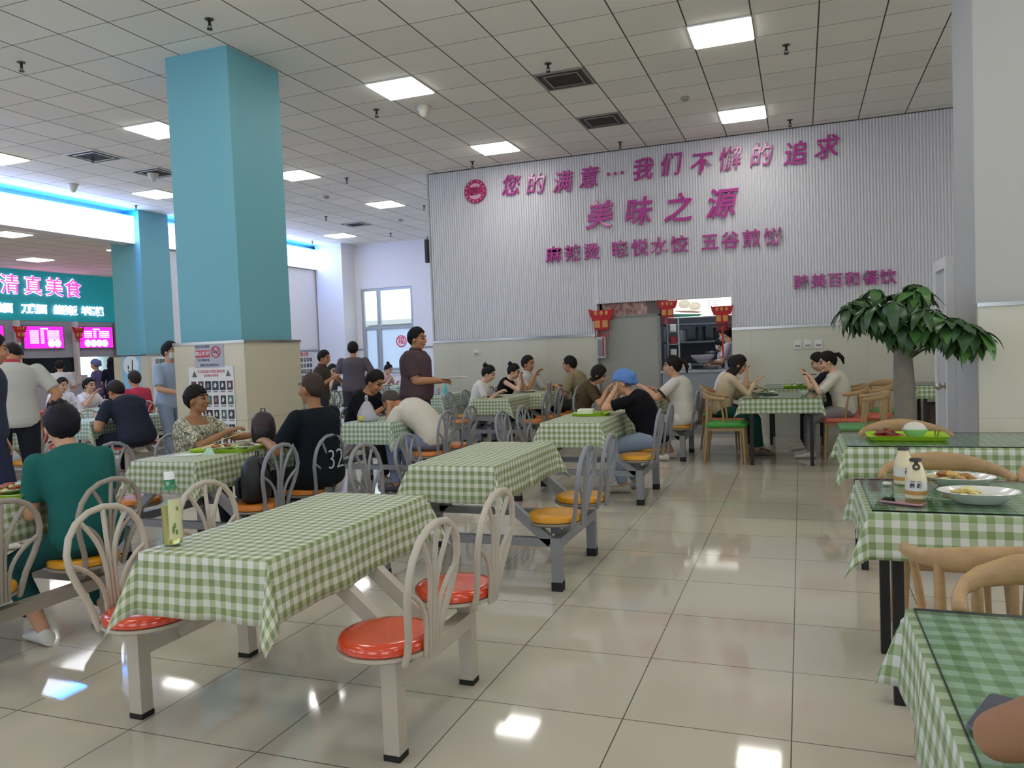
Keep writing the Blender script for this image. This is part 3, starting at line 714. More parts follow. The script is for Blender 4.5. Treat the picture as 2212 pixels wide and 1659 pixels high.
photo_grid(t, .54, 1.24, 6, 6, 3, .27)
t = thing('round_tableware_poster', 'pale blue poster with a round plate on the far blue pillar', 'poster', (-12.62, 12.045, 1.3))
MB().box(-.27, 0, -.55, .22, .004, .33).build('sheet', mat('poster_blue', '#8fc1dd', .6), t)
b = MB(); b.lathe([(.20, 0), (.20, .004)], n=32, M=Matrix.Translation((-.02, -.001, .1)) @ Matrix.Rotation(R(90), 4, 'X')); b.build('plate_picture', mat('poster_pale', '#dfe7ee', .6), t)
b = MB(); b.prism([(.0, -.02), (.03, -.02), (.035, .2), (.015, .22)], -.009, -.005); b.box(-.1, -.009, .03, -.07, -.005, .10); b.box(-.1, -.009, -.03, -.07, -.005, .0); b.build('cutlery_picture', m_ink, t)
t = thing('photo_notice', 'white notice with rows of photographs on the side of the far blue pillar', 'poster', (-12.214, 12.45, 1.1), R(90))
MB().box(-.3, 0, -.6, .3, .003, .46).build('sheet', m_paper, t); photo_grid(t, .4, 1.1, 7, 4, 5, .42)
t = thing('photo_notice', 'white notice with rows of photographs on the side wall beyond the near pillar', 'poster', (-12.47, 17.6, 1.22), R(90))
MB().box(-.42, 0, -.6, .42, .003, .36).build('sheet', m_paper, t); photo_grid(t, .8, 1.15, 5, 6, 8, .22)
text('lettering', '垃圾分类', .12, m_redink, t, (0, -.004, .29), (R(90), 0, 0), .0005, .003)
# ------------------------------------------------------------------ canteen tables with fixed seats
def canteen_parts(root, style, m_fr, m_seat, m_pan, m_foot, wedge=True):
    SX, SY = .54, .29
    cream = style == 'cream'
    LY = .32 if cream else .395; LX_ = .575
    b = MB(); b.box(-.27, -.565, .722, .27, .565, .742); b.build('tabletop', mat('laminate', '#b9bfae', .4), root)
    fr = MB(); h = .03
    for sx in (-1, 1):
        x = sx * LX_
        fr.box(x - h, -LY + h, .25, x + h, LY - h, .31)
        for sy in ((-1, 1) if not cream else (-1, 1)):
            # braces to the table
            y = sy * (LY if not cream else .12)
            a = Vector((x - sx * .03, y, .28)); c = Vector((sx * .06, y, .69)); d = (c - a)
            M = Matrix.Translation((a + c) / 2) @ d.to_track_quat('Z', 'X').to_matrix().to_4x4()
            fr.box(-.028, -.022, -d.length / 2, .028, .022, d.length / 2, M)
        if not cream:
            for sy in (-1, 1):
                fr.box(sx * SX - .025, sy * SY - .025, .31, sx * SX + .025, sy * SY + .025, .375)
    for sy in (-1, 1):
        y = sy * (LY if not cream else .12)
        if not cream: fr.box(-LX_ + h, y - .022, .255, LX_ - h, y + .022, .305)
        fr.box(-.2, y - .025, .69, .2, y + .025, .722)
    fr.box(-.03, -.5, .69, .03, .5, .7215)
    fr.build('frame', m_fr, root)
    for sx in (-1, 1):
        for sy in (-1, 1):
            x, y = sx * LX_, sy * LY
            b = MB(); top = .373 if cream else .31
            b.box(x - h, y - h, .02 if cream else .05, x + h, y + h, top)
            lg = b.build('leg', m_fr, root)
            b = MB(); b.box(x - h - .002, y - h - .002, 0, x + h + .002, y + h + .002, .022 if cream else .052); b.build('leg_foot', m_foot, lg)
            seat_parts(root, sx * SX, sy * SY, sx, m_fr, m_seat, m_pan)
def seat_parts(root, x, y, s, m_fr, m_seat, m_pan):
    b = MB(); b.lathe([(.02, .398), (.162, .398), (.168, .403), (.168, .424), (.16, .434), (.13, .4385), (.09, .435), (.01, .434)], (x, y, 0), 40)
    st = b.build('seat', m_seat, root, 50)
    b = MB(); b.lathe([(.03, .374), (.158, .376), (.174, .386), (.174, .397), (.15, .3975)], (x, y, 0), 40); b.build('seat_pan', m_pan, st, 40)
    # balloon hoop with a fan of rods
    b = MB(); P = lambda q, z, o: (x + s * o, y + q, z)
    half = [(.118, .375, .135), (.122, .42, .150), (.135, .48, .162), (.165, .555, .178), (.185, .62, .190), (.188, .68, .200), (.170, .74, .207), (.13, .79, .212), (.07, .822, .215), (0, .832, .216)]
    pts = [P(q, z, o) for q, z, o in half] + [P(-q, z, o) for q, z, o in half[-2::-1]]
    b.tube(pts, .0135, 8)
    def curve(p0, p1, p2, p3, n=7):
        out = []
        for k in range(n + 1):
            t = k / n; out.append([((1 - t) ** 3) * a + 3 * t * (1 - t) ** 2 * b_ + 3 * t * t * (1 - t) * c + t ** 3 * d for a, b_, c, d in zip(p0, p1, p2, p3)])
        return out
    b.tube([P(0, .378, .176), P(0, .56, .188), P(0, .832, .216)], .0095, 8)
    for q in (-1, 1):
        b.tube([P(q * .019, .378, .175)] + curve(P(q * .019, .56, .186), P(q * .02, .66, .198), P(q * .05, .72, .206), P(q * .115, .798, .213)), .0095, 8)
        b.tube([P(q * .038, .378, .172)] + curve(P(q * .038, .46, .178), P(q * .045, .55, .184), P(q * .10, .60, .188), P(q * .184, .64, .193)), .0095, 8)
    b.build('seat_back', m_fr, root, 60)
m_cream = worn_metal('cream_steel', '#b9b0a0', '#8a8172', .26); m_greys = worn_metal('grey_steel', '#85868a', '#3a3430', .27)
m_warmgrey = worn_metal('warm_grey_steel', '#958b80', '#5b5048', .25)
m_foot = mat('black_foot', '#0d0b0a', .6)
m_redseat = mat('red_seat', '#d6451f', .18, spec=.6, var=.06, scale=5, coat=.4); m_yel = mat('yellow_seat', '#d39317', .3, var=.08, scale=5)
m_org = mat('orange_seat', '#cf7a2b', .3, var=.08, scale=5)
STY = {'cream': (m_cream, m_redseat, m_cream), 'grey': (m_greys, m_yel, mat('grey_pan', '#8a8478', .5)), 'warm': (m_warmgrey, m_yel, m_warmgrey), 'greyo': (m_greys, m_org, MATS['grey_pan'])}
PROTO = {}
def canteen(x, y, sty, lab):
    if sty not in PROTO:
        t = thing('canteen_table', lab, 'table', (x, y, 0), 0, 'canteen tables with fixed seats'); PROTO[sty] = t
        canteen_parts(t, 'cream' if sty == 'cream' else 'grey', *STY[sty], m_foot)
        return t
    return dup(PROTO[sty], (x, y, 0), 0, lab)
# ------------------------------------------------------------------ gingham cloths
G_GREEN = gingham('gingham_green', '#d0d1c6', '#a7b088', '#72864a', .047)
G_COOL = gingham('gingham_cool', '#d0d6d0', '#a2b59a', '#6f9163', .047)
def cloth(x, y, wd, ln, z, drop, lab, seed, m=G_GREEN, ear=.42, wave=.012, group='gingham tablecloths', flare=.10, drops=None, name='tablecloth'):
    rnd = random.Random(seed); b = MB(); b.uv = []
    D = drops or (drop, drop, drop, drop)      # -x, +x, -y, +y
    def axis(half, d0, d1, n):
        a = [-half - d0 + d0 * k / 7 for k in range(7)] + [-half + 2 * half * k / n for k in range(n + 1)] + [half + d1 * (k + 1) / 7 for k in range(7)]
        return a
    hx, hy = wd / 2, ln / 2
    U = axis(hx, D[0], D[1], max(12, int(wd / .035))); V = axis(hy, D[2], D[3], max(12, int(ln / .035)))
    ph = [rnd.uniform(0, 6.28) for _ in range(8)]; fr = [rnd.uniform(9, 15) for _ in range(8)]
    fold = [rnd.uniform(.25, .75) for _ in range(4)]
    for u in U:
        for v in V:
            ou = max(0, abs(u) - hx); ov = max(0, abs(v) - hy); su = 1 if u > 0 else -1; sv = 1 if v > 0 else -1
            cu = max(-hx, min(hx, u)); cv = max(-hy, min(hy, v))
            ci = (0 if su < 0 else 1) + (0 if sv < 0 else 2)
            if ou == 0 and ov == 0: p = Vector((u, v, 0.0))
            elif ov == 0:
                edge = min(1, (hy - abs(v)) / .10)
                o = ou * flare * (1 - .3 * edge) + wave * (ou / .2) * (math.sin(v * fr[ci] + ph[ci]) + .5 * math.sin(v * 27 + ph[ci + 1])) * edge * .7
                p = Vector((cu + su * o, v, -math.sqrt(max(0, ou * ou - o * o * .5))))
            elif ou == 0:
                edge = min(1, (hx - abs(u)) / .10)
                o = ov * flare * (1 - .3 * edge) + wave * (ov / .2) * (math.sin(u * fr[ci + 4] + ph[ci + 4]) + .5 * math.sin(u * 31 + ph[ci])) * edge * .7
                p = Vector((u, cv + sv * o, -math.sqrt(max(0, ov * ov - o * o * .5))))
            else:
                r = math.hypot(ou, ov); th = math.atan2(ov, ou) / (math.pi / 2)
                k = math.sin(math.pi * th); e = r * (flare + (ear - flare) * k)
                ang = th * math.pi / 2 + (fold[ci] - .5) * 1.2 * k
                p = Vector((cu + su * e * math.cos(ang), cv + sv * e * math.sin(ang), -math.sqrt(max(0, r * r - e * e))))
            sag = 0.0015 * math.sin(u * 21 + ph[0]) * math.sin(v * 17 + ph[1]) if ou == ov == 0 else 0
            rr = min(1, (ou + ov) / .02)
            p.z -= 0 if rr >= 1 or ou + ov == 0 else 0
            b.v.append(p + Vector((0, 0, sag + .0022))); b.uv.append((u + 3, v + 3))
    n = len(V)
    for i in range(len(U) - 1):
        for j in range(n - 1): b.face((i * n + j, (i + 1) * n + j, (i + 1) * n + j + 1, i * n + j + 1))
    o = b.build(name, m, None, 'all'); o.location = (x, y, z)
    so = o.modifiers.new('thickness', 'SOLIDIFY'); so.thickness = .0015; so.offset = 1
    return tag(o, lab, 'tablecloth', group)
TABLES = [
 ('T1', -1.93, 2.66, 'cream', 'cream canteen table with red seats, in front of all the others, bearing the tea bottle', 'gingham cloth with the bottle of tea standing on it'),
 ('T2', -1.93, 4.68, 'grey', 'grey empty canteen table with yellow seats right behind the red-seated one', 'empty gingham cloth right behind the table with the tea bottle'),
 ('T3', -1.93, 7.18, 'grey', 'grey canteen table where the woman in the blue cap sits', 'gingham cloth at the blue-capped woman, green tray on it'),
 ('A4', -1.93, 9.82, 'grey', 'grey canteen table between the woman in brown and the person with dark cuffs', 'gingham cloth before the woman in brown with bobbed hair'),
 ('B1', -4.05, 2.68, 'warm', 'brownish canteen table at the picture edge where the person in teal sits', 'gingham cloth beside the person in teal, with a tray of leftovers'),
 ('B2', -4.05, 4.65, 'greyo', 'grey canteen table between the leafy blouse and the numbered shirt', 'gingham cloth with the green tray between leafy blouse and numbered shirt'),
 ('B3', -4.05, 7.28, 'greyo', 'grey canteen table of the two bowed men, a plastic bag on it', 'gingham cloth under the knotted plastic bag'),
 ('B4', -4.05, 10.55, 'greyo', 'grey canteen table in front of the woman in white with a hair bun', 'gingham cloth before the woman in white with a hair bun'),
 ('B5', -3.87, 11.46, 'greyo', 'grey canteen table by the slogan wall, man in khaki beside it', 'gingham cloth by the slogan wall at the man in khaki'),
 ('C5', -5.50, 11.46, 'grey', 'grey canteen table at the corner of the slogan wall with a blue bottle', 'gingham cloth at the corner of the slogan wall, a blue bottle on it'),
 ('D0', -8.29, 5.68, 'warm', 'canteen table at the picture edge behind the person in teal', 'gingham cloth behind the person in teal, mostly cut by the picture edge'),
 ('D1', -8.29, 7.55, 'cream', 'cream canteen table with red seats of the man in the navy shirt', 'gingham cloth under the arms of the man in the navy shirt'),
 ('D2', -8.29, 9.5, 'cream', 'cream canteen table hidden behind the woman in the leafy blouse', 'gingham cloth glimpsed behind the woman in the leafy blouse'),
 ('D3', -8.29, 11.2, 'grey', 'grey canteen table behind the walker in brown', 'gingham cloth behind the walker in brown'),
 ('D4', -8.29, 12.95, 'grey', 'grey canteen table of the man eating with raised hands near the far window', 'gingham cloth of the man eating with raised hands'),
 ('D5', -8.29, 15.1, 'grey', 'grey canteen table below the far window', 'gingham cloth below the far window'),
 ('E1', -10.41, 9.75, 'cream', 'cream canteen table of the girl in white resting her chin', 'gingham cloth before the girl in white resting her chin'),
 ('E2', -10.41, 11.6, 'cream', 'cream canteen table in front of the far blue pillar', 'gingham cloth in front of the far blue pillar'),
]
for k, (nm, x, y, sty, lab, clab) in enumerate(TABLES):
    canteen(x, y, sty, lab)
    cloth(x, y, .55, 1.15, .7425, .215, clab, 11 + k, G_COOL if nm in ('D0', 'D1', 'D2', 'E1', 'E2', 'C5', 'D3', 'D5', 'B3') else G_GREEN)

# ------------------------------------------------------------------ wooden chairs and black-legged tables on the right
m_oak = wood_mat('light_oak', '#b08f63'); m_gpad = mat('green_pad', '#3f9a3a', .55); m_ppad = mat('pink_pad', '#d06a55', .55); m_gpad2 = mat('soft_green_pad', '#5b9a5a', .55)
def chair_parts(t, pad, spindles=False):
    b = MB(); b.rbox((0, .03, .452), (.47, .47, .05), .06); b.build('seat', pad, t, 50)
    f = MB()
    for q in ((-.2, -.19, .2, -.165), (-.2, .205, .2, .23), (-.2, -.165, -.175, .205), (.175, -.165, .2, .205)): f.box(q[0], q[1], .385, q[2], q[3], .427)
    f.build('seat_frame', m_oak, t)
    for sx in (-1, 1):
        b = MB(); b.tube([(sx * .21, .235, 0), (sx * .20, .225, .25), (sx * .19, .217, .427)], [.0125, .017, .019], 10, round_ends=False); b.build('leg', m_oak, t, 50)
        b = MB(); b.tube([(sx * .21, -.225, 0), (sx * .195, -.195, .25), (sx * .19, -.185, .45), (sx * .196, -.175, .60), (sx * .198, -.165, .765)], [.0125, .017, .019, .017, .013], 10, round_ends=False); b.build('leg', m_oak, t, 50)
        b = MB(); b.tube([(sx * .205, .02, .41), (sx * .222, .0, .60), (sx * .249, -.03, .758)], [.012, .012, .011], 8, round_ends=False); b.build('arm_post', m_oak, t, 50)
    if spindles:
        for k in range(4):
            x = -.105 + .07 * k
            b = MB(); b.tube([(x * .8, -.185, .41), (x, -.215, .62), (x, -.228, .775)], .0095, 8, round_ends=False); b.build('spindle', m_oak, t, 50)
    half = [(.262, .025, .758, .020, .9), (.256, -.04, .763, .022, .75), (.236, -.112, .772, .024, .6), (.19, -.172, .782, .030, .5), (.11, -.220, .792, .040, .36), (0, -.238, .797, .046, .32)]
    pts = [(x, y, z) for x, y, z, r, f_ in half] + [(-x, y, z) for x, y, z, r, f_ in half[-2::-1]]
    rr = [r for *_, r, f_ in half] + [r for *_, r, f_ in half[-2::-1]]
    fl = [f_ for *_, f_ in half] + [f_ for *_, f_ in half[-2::-1]]
    b = MB(); b.tube(pts, rr, 12, fl, side=(0, 0, 1)); b.build('back_rail', m_oak, t, 60)
CP = {}
def chair(x, y, deg, pad, lab, sp=False):
    key = (pad.name, sp)
    if key not in CP:
        t = thing('wooden_chair', lab, 'chair', (x, y, 0), R(deg), 'wooden chairs with curved backs'); chair_parts(t, pad, sp); CP[key] = t; return t
    return dup(CP[key], (x, y, 0), R(deg), lab)
chair(.60, 2.075, 178, m_gpad, 'wooden chair with spindle back, in front at the table with the dark phone', True)
chair(.545, 2.585, 0, m_ppad, 'wooden chair with pink pad facing the table with the milk bottles')
chair(.60, 3.96, 180, m_gpad, 'wooden chair with green pad tucked under the far side of the milk bottle table')
chair(1.15, 3.93, 180, m_ppad, 'pink-padded wooden chair at the milk bottle table, cut by the picture edge')
chair(.62, 5.62, 180, m_ppad, 'wooden chair with pink pad behind the table with the rice bowl tray')
chair(-.86, 9.42, -90, m_gpad, 'empty wooden chair with green pad at the table of the women with chopsticks')
chair(-.92, 10.05, -90, m_ppad, 'wooden chair under the woman in the cream blouse')
chair(-1.05, 10.75, -90, m_gpad, 'wooden chair with green pad behind the cream-bloused woman, toward the kitchen counter')
chair(.47, 9.9, 90, m_ppad, 'wooden chair under the woman in the white knitted top')
chair(.50, 10.6, 90, m_ppad, 'wooden chair under the woman in black with the phone')
chair(.62, 9.05, 90, m_gpad2, 'empty wooden chair with soft green pad before the potted tree')
chair(.78, 10.3, 78, m_ppad, 'empty wooden chair with pink pad behind the green-padded one')
chair(1.05, 11.1, 180, m_gpad2, 'wooden chair with green pad at the wall table, seen left of the tree trunk')
m_gl = glass_mat('table_glass', (.86, .95, .90, 1), .03, 1.5); m_gedge = mat('glass_edge', '#0f1d18', .1)
def leg_table(x0, x1, y0, y1, z, lab, clab, glab, seed, m, drops, ear=.4):
    t = thing('dining_table', lab, 'table', ((x0 + x1) / 2, (y0 + y1) / 2, 0), 0, 'black-legged tables')
    hx, hy = (x1 - x0) / 2, (y1 - y0) / 2
    MB().box(-hx, -hy, z - .03, hx, hy, z - .002).build('tabletop', mat('table_board', '#a8ab9d', .5), t)
    f = MB()
    for a in ((-hx + .06, -hy + .06, hx - .06, -hy + .10), (-hx + .06, hy - .10, hx - .06, hy - .06), (-hx + .06, -hy + .10, -hx + .10, hy - .10), (hx - .10, -hy + .10, hx - .06, hy - .10)): f.box(a[0], a[1], z - .075, a[2], a[3], z - .03)
    f.build('apron', m_black, t)
    for sx in (-1, 1):
        for sy in (-1, 1):
            b = MB(); cx, cy = sx * (hx - .10), sy * (hy - .10); b.box(cx - .02, cy - .02, 0, cx + .02, cy + .02, z - .03)
            b.prism([(cx + .02 * -sx, z - .076), (cx - .10 * sx, z - .076), (cx - .02 * sx, z - .16)], cy - .018, cy + .018)
            b.build('leg', m_black, t)
    cloth((x0 + x1) / 2, (y0 + y1) / 2, x1 - x0 + .01, y1 - y0 + .01, z, .16, clab, seed, m, ear=ear, drops=drops, wave=.010, group='gingham cloths of the black-legged tables')
    g = thing('glass_top', glab, 'glass sheet', ((x0 + x1) / 2, (y0 + y1) / 2, z + .0065), 0, 'glass sheets on tables')
    MB().box(-hx + .012, -hy + .012, 0, hx - .012, hy - .012, .006).build('sheet', m_gl, g)
    e = MB()
    for a in ((-hx + .01, -hy + .010, hx - .01, -hy + .0125), (-hx + .01, hy - .0125, hx - .01, hy - .010), (-hx + .0095, -hy + .0125, -hx + .012, hy - .0125), (hx - .012, -hy + .0125, hx - .0095, hy - .0125)): e.box(a[0], a[1], 0, a[2], a[3], .006)
    e.build('edge', m_gedge, g)
G_RIGHT = gingham('gingham_right', '#cdd0c6', '#9dae83', '#71884b', .055)
leg_table(.225, 1.42, 1.22, 2.03, .75, 'black-legged table with the dark phone, in front at the picture corner', 'gingham cloth under the dark phone and the bare arm', 'glass sheet on the table with the dark phone', 41, G_RIGHT, (.19, .15, .17, .12))
leg_table(.225, 1.42, 3.14, 3.86, .75, 'black-legged table with two milk bottles and oval plates', 'gingham cloth under the milk bottles and oval plates', 'glass sheet under the milk bottles and oval plates', 42, G_RIGHT, (.19, .15, .17, .14))
leg_table(.235, 1.42, 5.0, 5.75, .75, 'black-legged table with the rice bowl tray by the white pillar', 'gingham cloth under the rice bowl tray', 'glass sheet under the rice bowl tray', 43, G_RIGHT, (.17, .15, .18, .14))
leg_table(-.645, .19, 9.11, 10.4, .75, 'black-legged table where women eat with chopsticks', 'gingham cloth before the women with chopsticks', 'glass sheet before the women with chopsticks', 44, G_RIGHT, (.15, .14, .16, .14))
leg_table(-.50, .35, 10.95, 12.1, .75, 'black-legged table against the slogan wall behind the eating women', 'gingham cloth of the table against the slogan wall behind the women', 'glass sheet of the table against the wall behind the women', 45, G_RIGHT, (.15, .14, .16, .1))
leg_table(1.38, 2.5, 11.1, 11.9, .75, 'black-legged table behind the tree trunk by the white door frame', 'gingham cloth behind the tree trunk by the white door frame', 'glass sheet of the table behind the tree trunk', 46, G_RIGHT, (.15, .14, .16, .1))
b = MB(); b.box(1.55, 11.35, .02, 2.3, 11.75, .5); tag(b.build('storage_box', mat('brown_box', '#4a3b33', .7, var=.1)), 'dark brown box under the table behind the tree trunk', 'box')
# ------------------------------------------------------------------ things on the tables
TZ = .7475; GZ = .763
m_lime = mat('lime_tray', '#a6cf2a', .35, spec=.5); m_china = mat('white_china', '#d9d8d4', .18, coat=.3)
def tray(x, y, z, rz, lab, lx=.44, ly=.32):
    t = thing('food_tray', lab, 'tray', (x, y, z), rz, 'lime green trays')
    b = MB(); rings = []
    def rr(hx, hy, r, zz): 
        out = []
        for k, (sx, sy) in enumerate(((1, 1), (-1, 1), (-1, -1), (1, -1))):
            for j in range(5):
                a = R(90 * k + 90 * j / 4); out.append(Vector((sx * (hx - r) + r * math.cos(a), sy * (hy - r) + r * math.sin(a), zz)))
        return out
    rings = [rr(lx / 2 - .02, ly / 2 - .02, .04, 0), rr(lx / 2 - .004, ly / 2 - .004, .05, .022), rr(lx / 2, ly / 2, .05, .024), rr(lx / 2 - .008, ly / 2 - .008, .05, .0245), rr(lx / 2 - .024, ly / 2 - .024, .04, .005)]
    b.rings(rings); b.build('tray_body', m_lime, t, 50)
    return t
def plate(x, y, z, lab, r=.11, sx=1, h=.022, m=None, name='plate', group='plates', rz=0):
    b = MB(); b.lathe([(r * .55, 0), (r * .62, .003), (r * .97, h), (r, h + .002), (r * .985, h + .004), (r * .6, .007), (r * .05, .006)], (0, 0, 0), 40, sx=sx)
    o = b.build(name, m or m_china, None, 60); o.location = (x, y, z); o.rotation_euler = (0, 0, rz)
    return tag(o, lab, 'plate', group)
def bowl(x, y, z, lab, r=.065, h=.055, m=None, group='bowls'):
    b = MB(); b.lathe([(r * .5, 0), (r * .55, .004), (r * .85, h * .55), (r, h), (r * .97, h + .002), (r * .8, h * .55), (r * .4, .010), (.004, .009)], n=32)
    o = b.build('bowl', m or m_china, None, 60); o.location = (x, y, z); return tag(o, lab, 'bowl', group)
def food(x, y, z, lab, cols, r=.06, n=26, h=.02, seed=1, name='food_portion', stretch=1.0, size=(.008, .02)):
    rnd = random.Random(seed); b = MB()
    for k in range(n):
        a = rnd.uniform(0, 6.28); q = r * math.sqrt(rnd.random()); s = rnd.uniform(*size)
        b.m = rnd.randrange(len(cols))
        M = Matrix.Translation((q * math.cos(a) * stretch, q * math.sin(a), h * (1 - (q / r) ** 2) * rnd.uniform(.3, 1) + s * .4)) @ Matrix.Rotation(rnd.uniform(0, 3), 4, 'Z') @ Matrix.Rotation(rnd.uniform(-.6, .6), 4, 'X')
        b.ell((0, 0, 0), (s * rnd.uniform(1, 1.8), s * rnd.uniform(.7, 1.1), s * .6), M, 8, 6)
    o = b.build(name, [mat('food' + c, c, .5) for c in cols], None, 'all'); o.location = (x, y, z)
    o['kind'] = 'stuff'
    return tag(o, lab, 'food')
m_stick = mat('chopstick_dark', '#3f2a1c', .5)
def sticks(x, y, z, rz, lab, ln=.23, tilt=0, m=None):
    t = thing('chopsticks', lab, 'chopsticks', (x, y, z), rz)
    for k, s in enumerate((-1, 1)):
        b = MB(); b.tube([(-ln / 2, s * .006, .004), (ln / 2, s * .010, .004 + tilt * ln)], [.0022, .0036], 8); b.build('chopstick', m or m_stick, t)
    return t
def phone(x, y, z, rz, lab, case, glass):
    t = thing('phone', lab, 'phone', (x, y, z), rz)
    b = MB(); b.rbox((0, 0, .0045), (.076, .158, .009), .012); b.build('case', case, t, 50)
    b = MB(); b.rbox((0, 0, .0093), (.070, .152, .0006), .010); b.build('screen', glass, t)
    return t
m_glassblk = mat('phone_glass', '#15161b', .08, coat=.5)
# tea bottle on the front table
t = thing('tea_bottle', 'clear bottle of yellow tea with a white cap on the gingham cloth', 'bottle', (-2.155, 2.195, TZ))
g_pet = glass_mat('clear_pet', (.97, .985, .97, 1), .03, 1.35)
b = MB(); b.lathe([(.028, 0), (.0335, .006), (.034, .02), (.0335, .16), (.0345, .175), (.034, .19), (.026, .212), (.0165, .226), (.0155, .236)], n=36); b.build('shell', g_pet, t, 50)
m_tea = mat('yellow_tea', '#ddd27a', .12); m_tea.node_tree.nodes['Principled BSDF'].inputs['Transmission Weight'].default_value = .55
b = MB(); b.lathe([(.026, .003), (.0318, .008), (.0322, .150), (.002, .151)], n=32); b.build('tea', m_tea, t, 50)
b = MB()
for k in range(9):
    a0 = R(-62 + 110 * k / 9); a1 = R(-62 + 110 * (k + 1) / 9)
    b.quad(*[(.0347 * math.cos(a), .0347 * math.sin(a), z) for a, z in ((a0, .025), (a1, .025), (a1, .17), (a0, .17))])
b.build('label_film', mat('tea_label', '#c8c79a', .4), t)
for k, (z, s) in enumerate(((.06, .014), (.075, .010), (.05, .010), (.135, .008))):
    a = R(-38 + 9 * k); b = MB(); b.ell((.0358 * math.cos(a), .0358 * math.sin(a), z), (.004, .004, s), nu=8, nv=6); b.build('leaf_print', mat('leaf_print', '#5f7d33', .5), t)
b = MB(); b.lathe([(.0187, .205), (.0187, .238), (.0165, .238)], n=28); b.lathe([(.0265, .2045), (.0187, .2195)], n=28, cap=False); b.build('neck_band', mat('neck_green', '#177a4f', .4), t, 40)
text('lettering', '茶', .016, m_china, t, (.010, -.0192, .225), (R(90), 0, R(20)), .0004)
b = MB(); b.lathe([(.0185, .239), (.0185, .262), (.017, .265), (.002, .2655)], n=28); b.build('cap', mat('cap_white', '#e3e4e0', .4), t, 40)
# leftovers on the table of the person in teal
tray(-3.93, 2.92, TZ, .05, 'lime green tray with leftovers beside the person in teal')
plate(-3.97, 2.92, TZ + .006, 'white plate of leftovers on the tray beside the person in teal', .12)
food(-3.97, 2.92, TZ + .014, 'mixed leftovers on the tray beside the person in teal', ['#c9bb86', '#8a5a32', '#d9cf9c', '#7d8f45', '#a9462c'], .095, 46, .025, 3)
# tray between leafy blouse and numbered shirt
tray(-4.0, 4.66, TZ, .18, 'lime green tray between the leafy blouse and the numbered shirt', .48, .34)
plate(-4.07, 4.64, TZ + .006, 'white plate of noodles on the tray before the leafy blouse', .12)
food(-4.07, 4.64, TZ + .014, 'noodles and meat on the plate before the leafy blouse', ['#cdb77f', '#9a6a3e', '#d8cc9a', '#6c4a2c'], .095, 44, .03, 5)
plate(-3.87, 4.72, TZ + .006, 'dark dish plate on the tray before the numbered shirt', .09)
food(-3.87, 4.72, TZ + .013, 'dark dish on the plate before the numbered shirt', ['#5c4a35', '#83735a', '#b8ab8f'], .07, 30, .02, 6)
b = MB(); b.box(-.09, -.06, 0, .09, .06, .003); o = b.build('paper_napkin', mat('tissue', '#d8dcd2', .8)); o.location = (-4.12, 4.40, TZ); o.rotation_euler = (0, 0, .3); tag(o, 'flat white paper lying before the tray of the leafy blouse', 'napkin')
b = MB(); b.prism([(-.03, 0), (.04, 0), (.01, .05), (-.02, .02)], -.02, .02); o = b.build('paper_scrap', mat('mint_paper', '#bfe0cf', .7)); o.location = (-3.97, 4.42, TZ); tag(o, 'crumpled mint green paper before the tray of the leafy blouse', 'paper')
sticks(-4.1, 4.78, TZ + .04, .4, 'pale chopsticks over the noodles of the woman in the leafy blouse', tilt=.3, m=mat('chopstick_pale', '#c9b27a', .5))
# backpacks
def backpack(x, y, z, rz, lab, m, m2, sc=1.0):
    t = thing('backpack', lab, 'bag', (x, y, z), rz)
    b = MB(); b.rings([[Vector((w_ * math.cos(a) * (abs(math.cos(a)) ** -.35 if abs(math.cos(a)) > .05 else 1) * sc, d_ * math.sin(a) * sc, zz * sc)) for a in [2 * math.pi * j / 24 for j in range(24)]] for w_, d_, zz in ((.12, .07, 0), (.15, .10, .03), (.155, .11, .18), (.14, .10, .30), (.10, .075, .37), (.04, .03, .40))])
    b.build('body', m, t, 60)
    b = MB(); b.rings([[Vector((.10 * math.cos(a) * q * sc, (-.09 - .05 * q + .035 * math.sin(a)) * sc, (.13 + zz) * sc)) for a in [2 * math.pi * j / 18 for j in range(18)]] for q, zz in ((.7, -.09), (1, -.06), (1, .06), (.7, .09))]); b.build('front_pocket', m2, t, 60)
    b = MB(); b.tube([(-.03 * sc, .02 * sc, .385 * sc), (-.02 * sc, .02 * sc, .44 * sc), (.02 * sc, .02 * sc, .44 * sc), (.03 * sc, .02 * sc, .385 * sc)], .008 * sc, 8); b.build('handle', m2, t)
    for s in (-1, 1):
        b = MB(); b.tube([(s * .06 * sc, .08 * sc, .36 * sc), (s * .09 * sc, .17 * sc, .25 * sc), (s * .10 * sc, .13 * sc, .08 * sc)], .016 * sc, 8, .35); b.build('strap', m2, t)
    return t
backpack(-4.02, 5.10, TZ, .5, 'dark maroon backpack lying at the far end of the tray table', mat('maroon_nylon', '#2b1a20', .5), mat('black_nylon', '#121215', .5), .62)
backpack(-3.52, 4.36, .44, -1.4, 'black backpack on the seat under the table before the numbered shirt', MATS['black_nylon'], mat('navy_nylon', '#20222e', .5), .78)
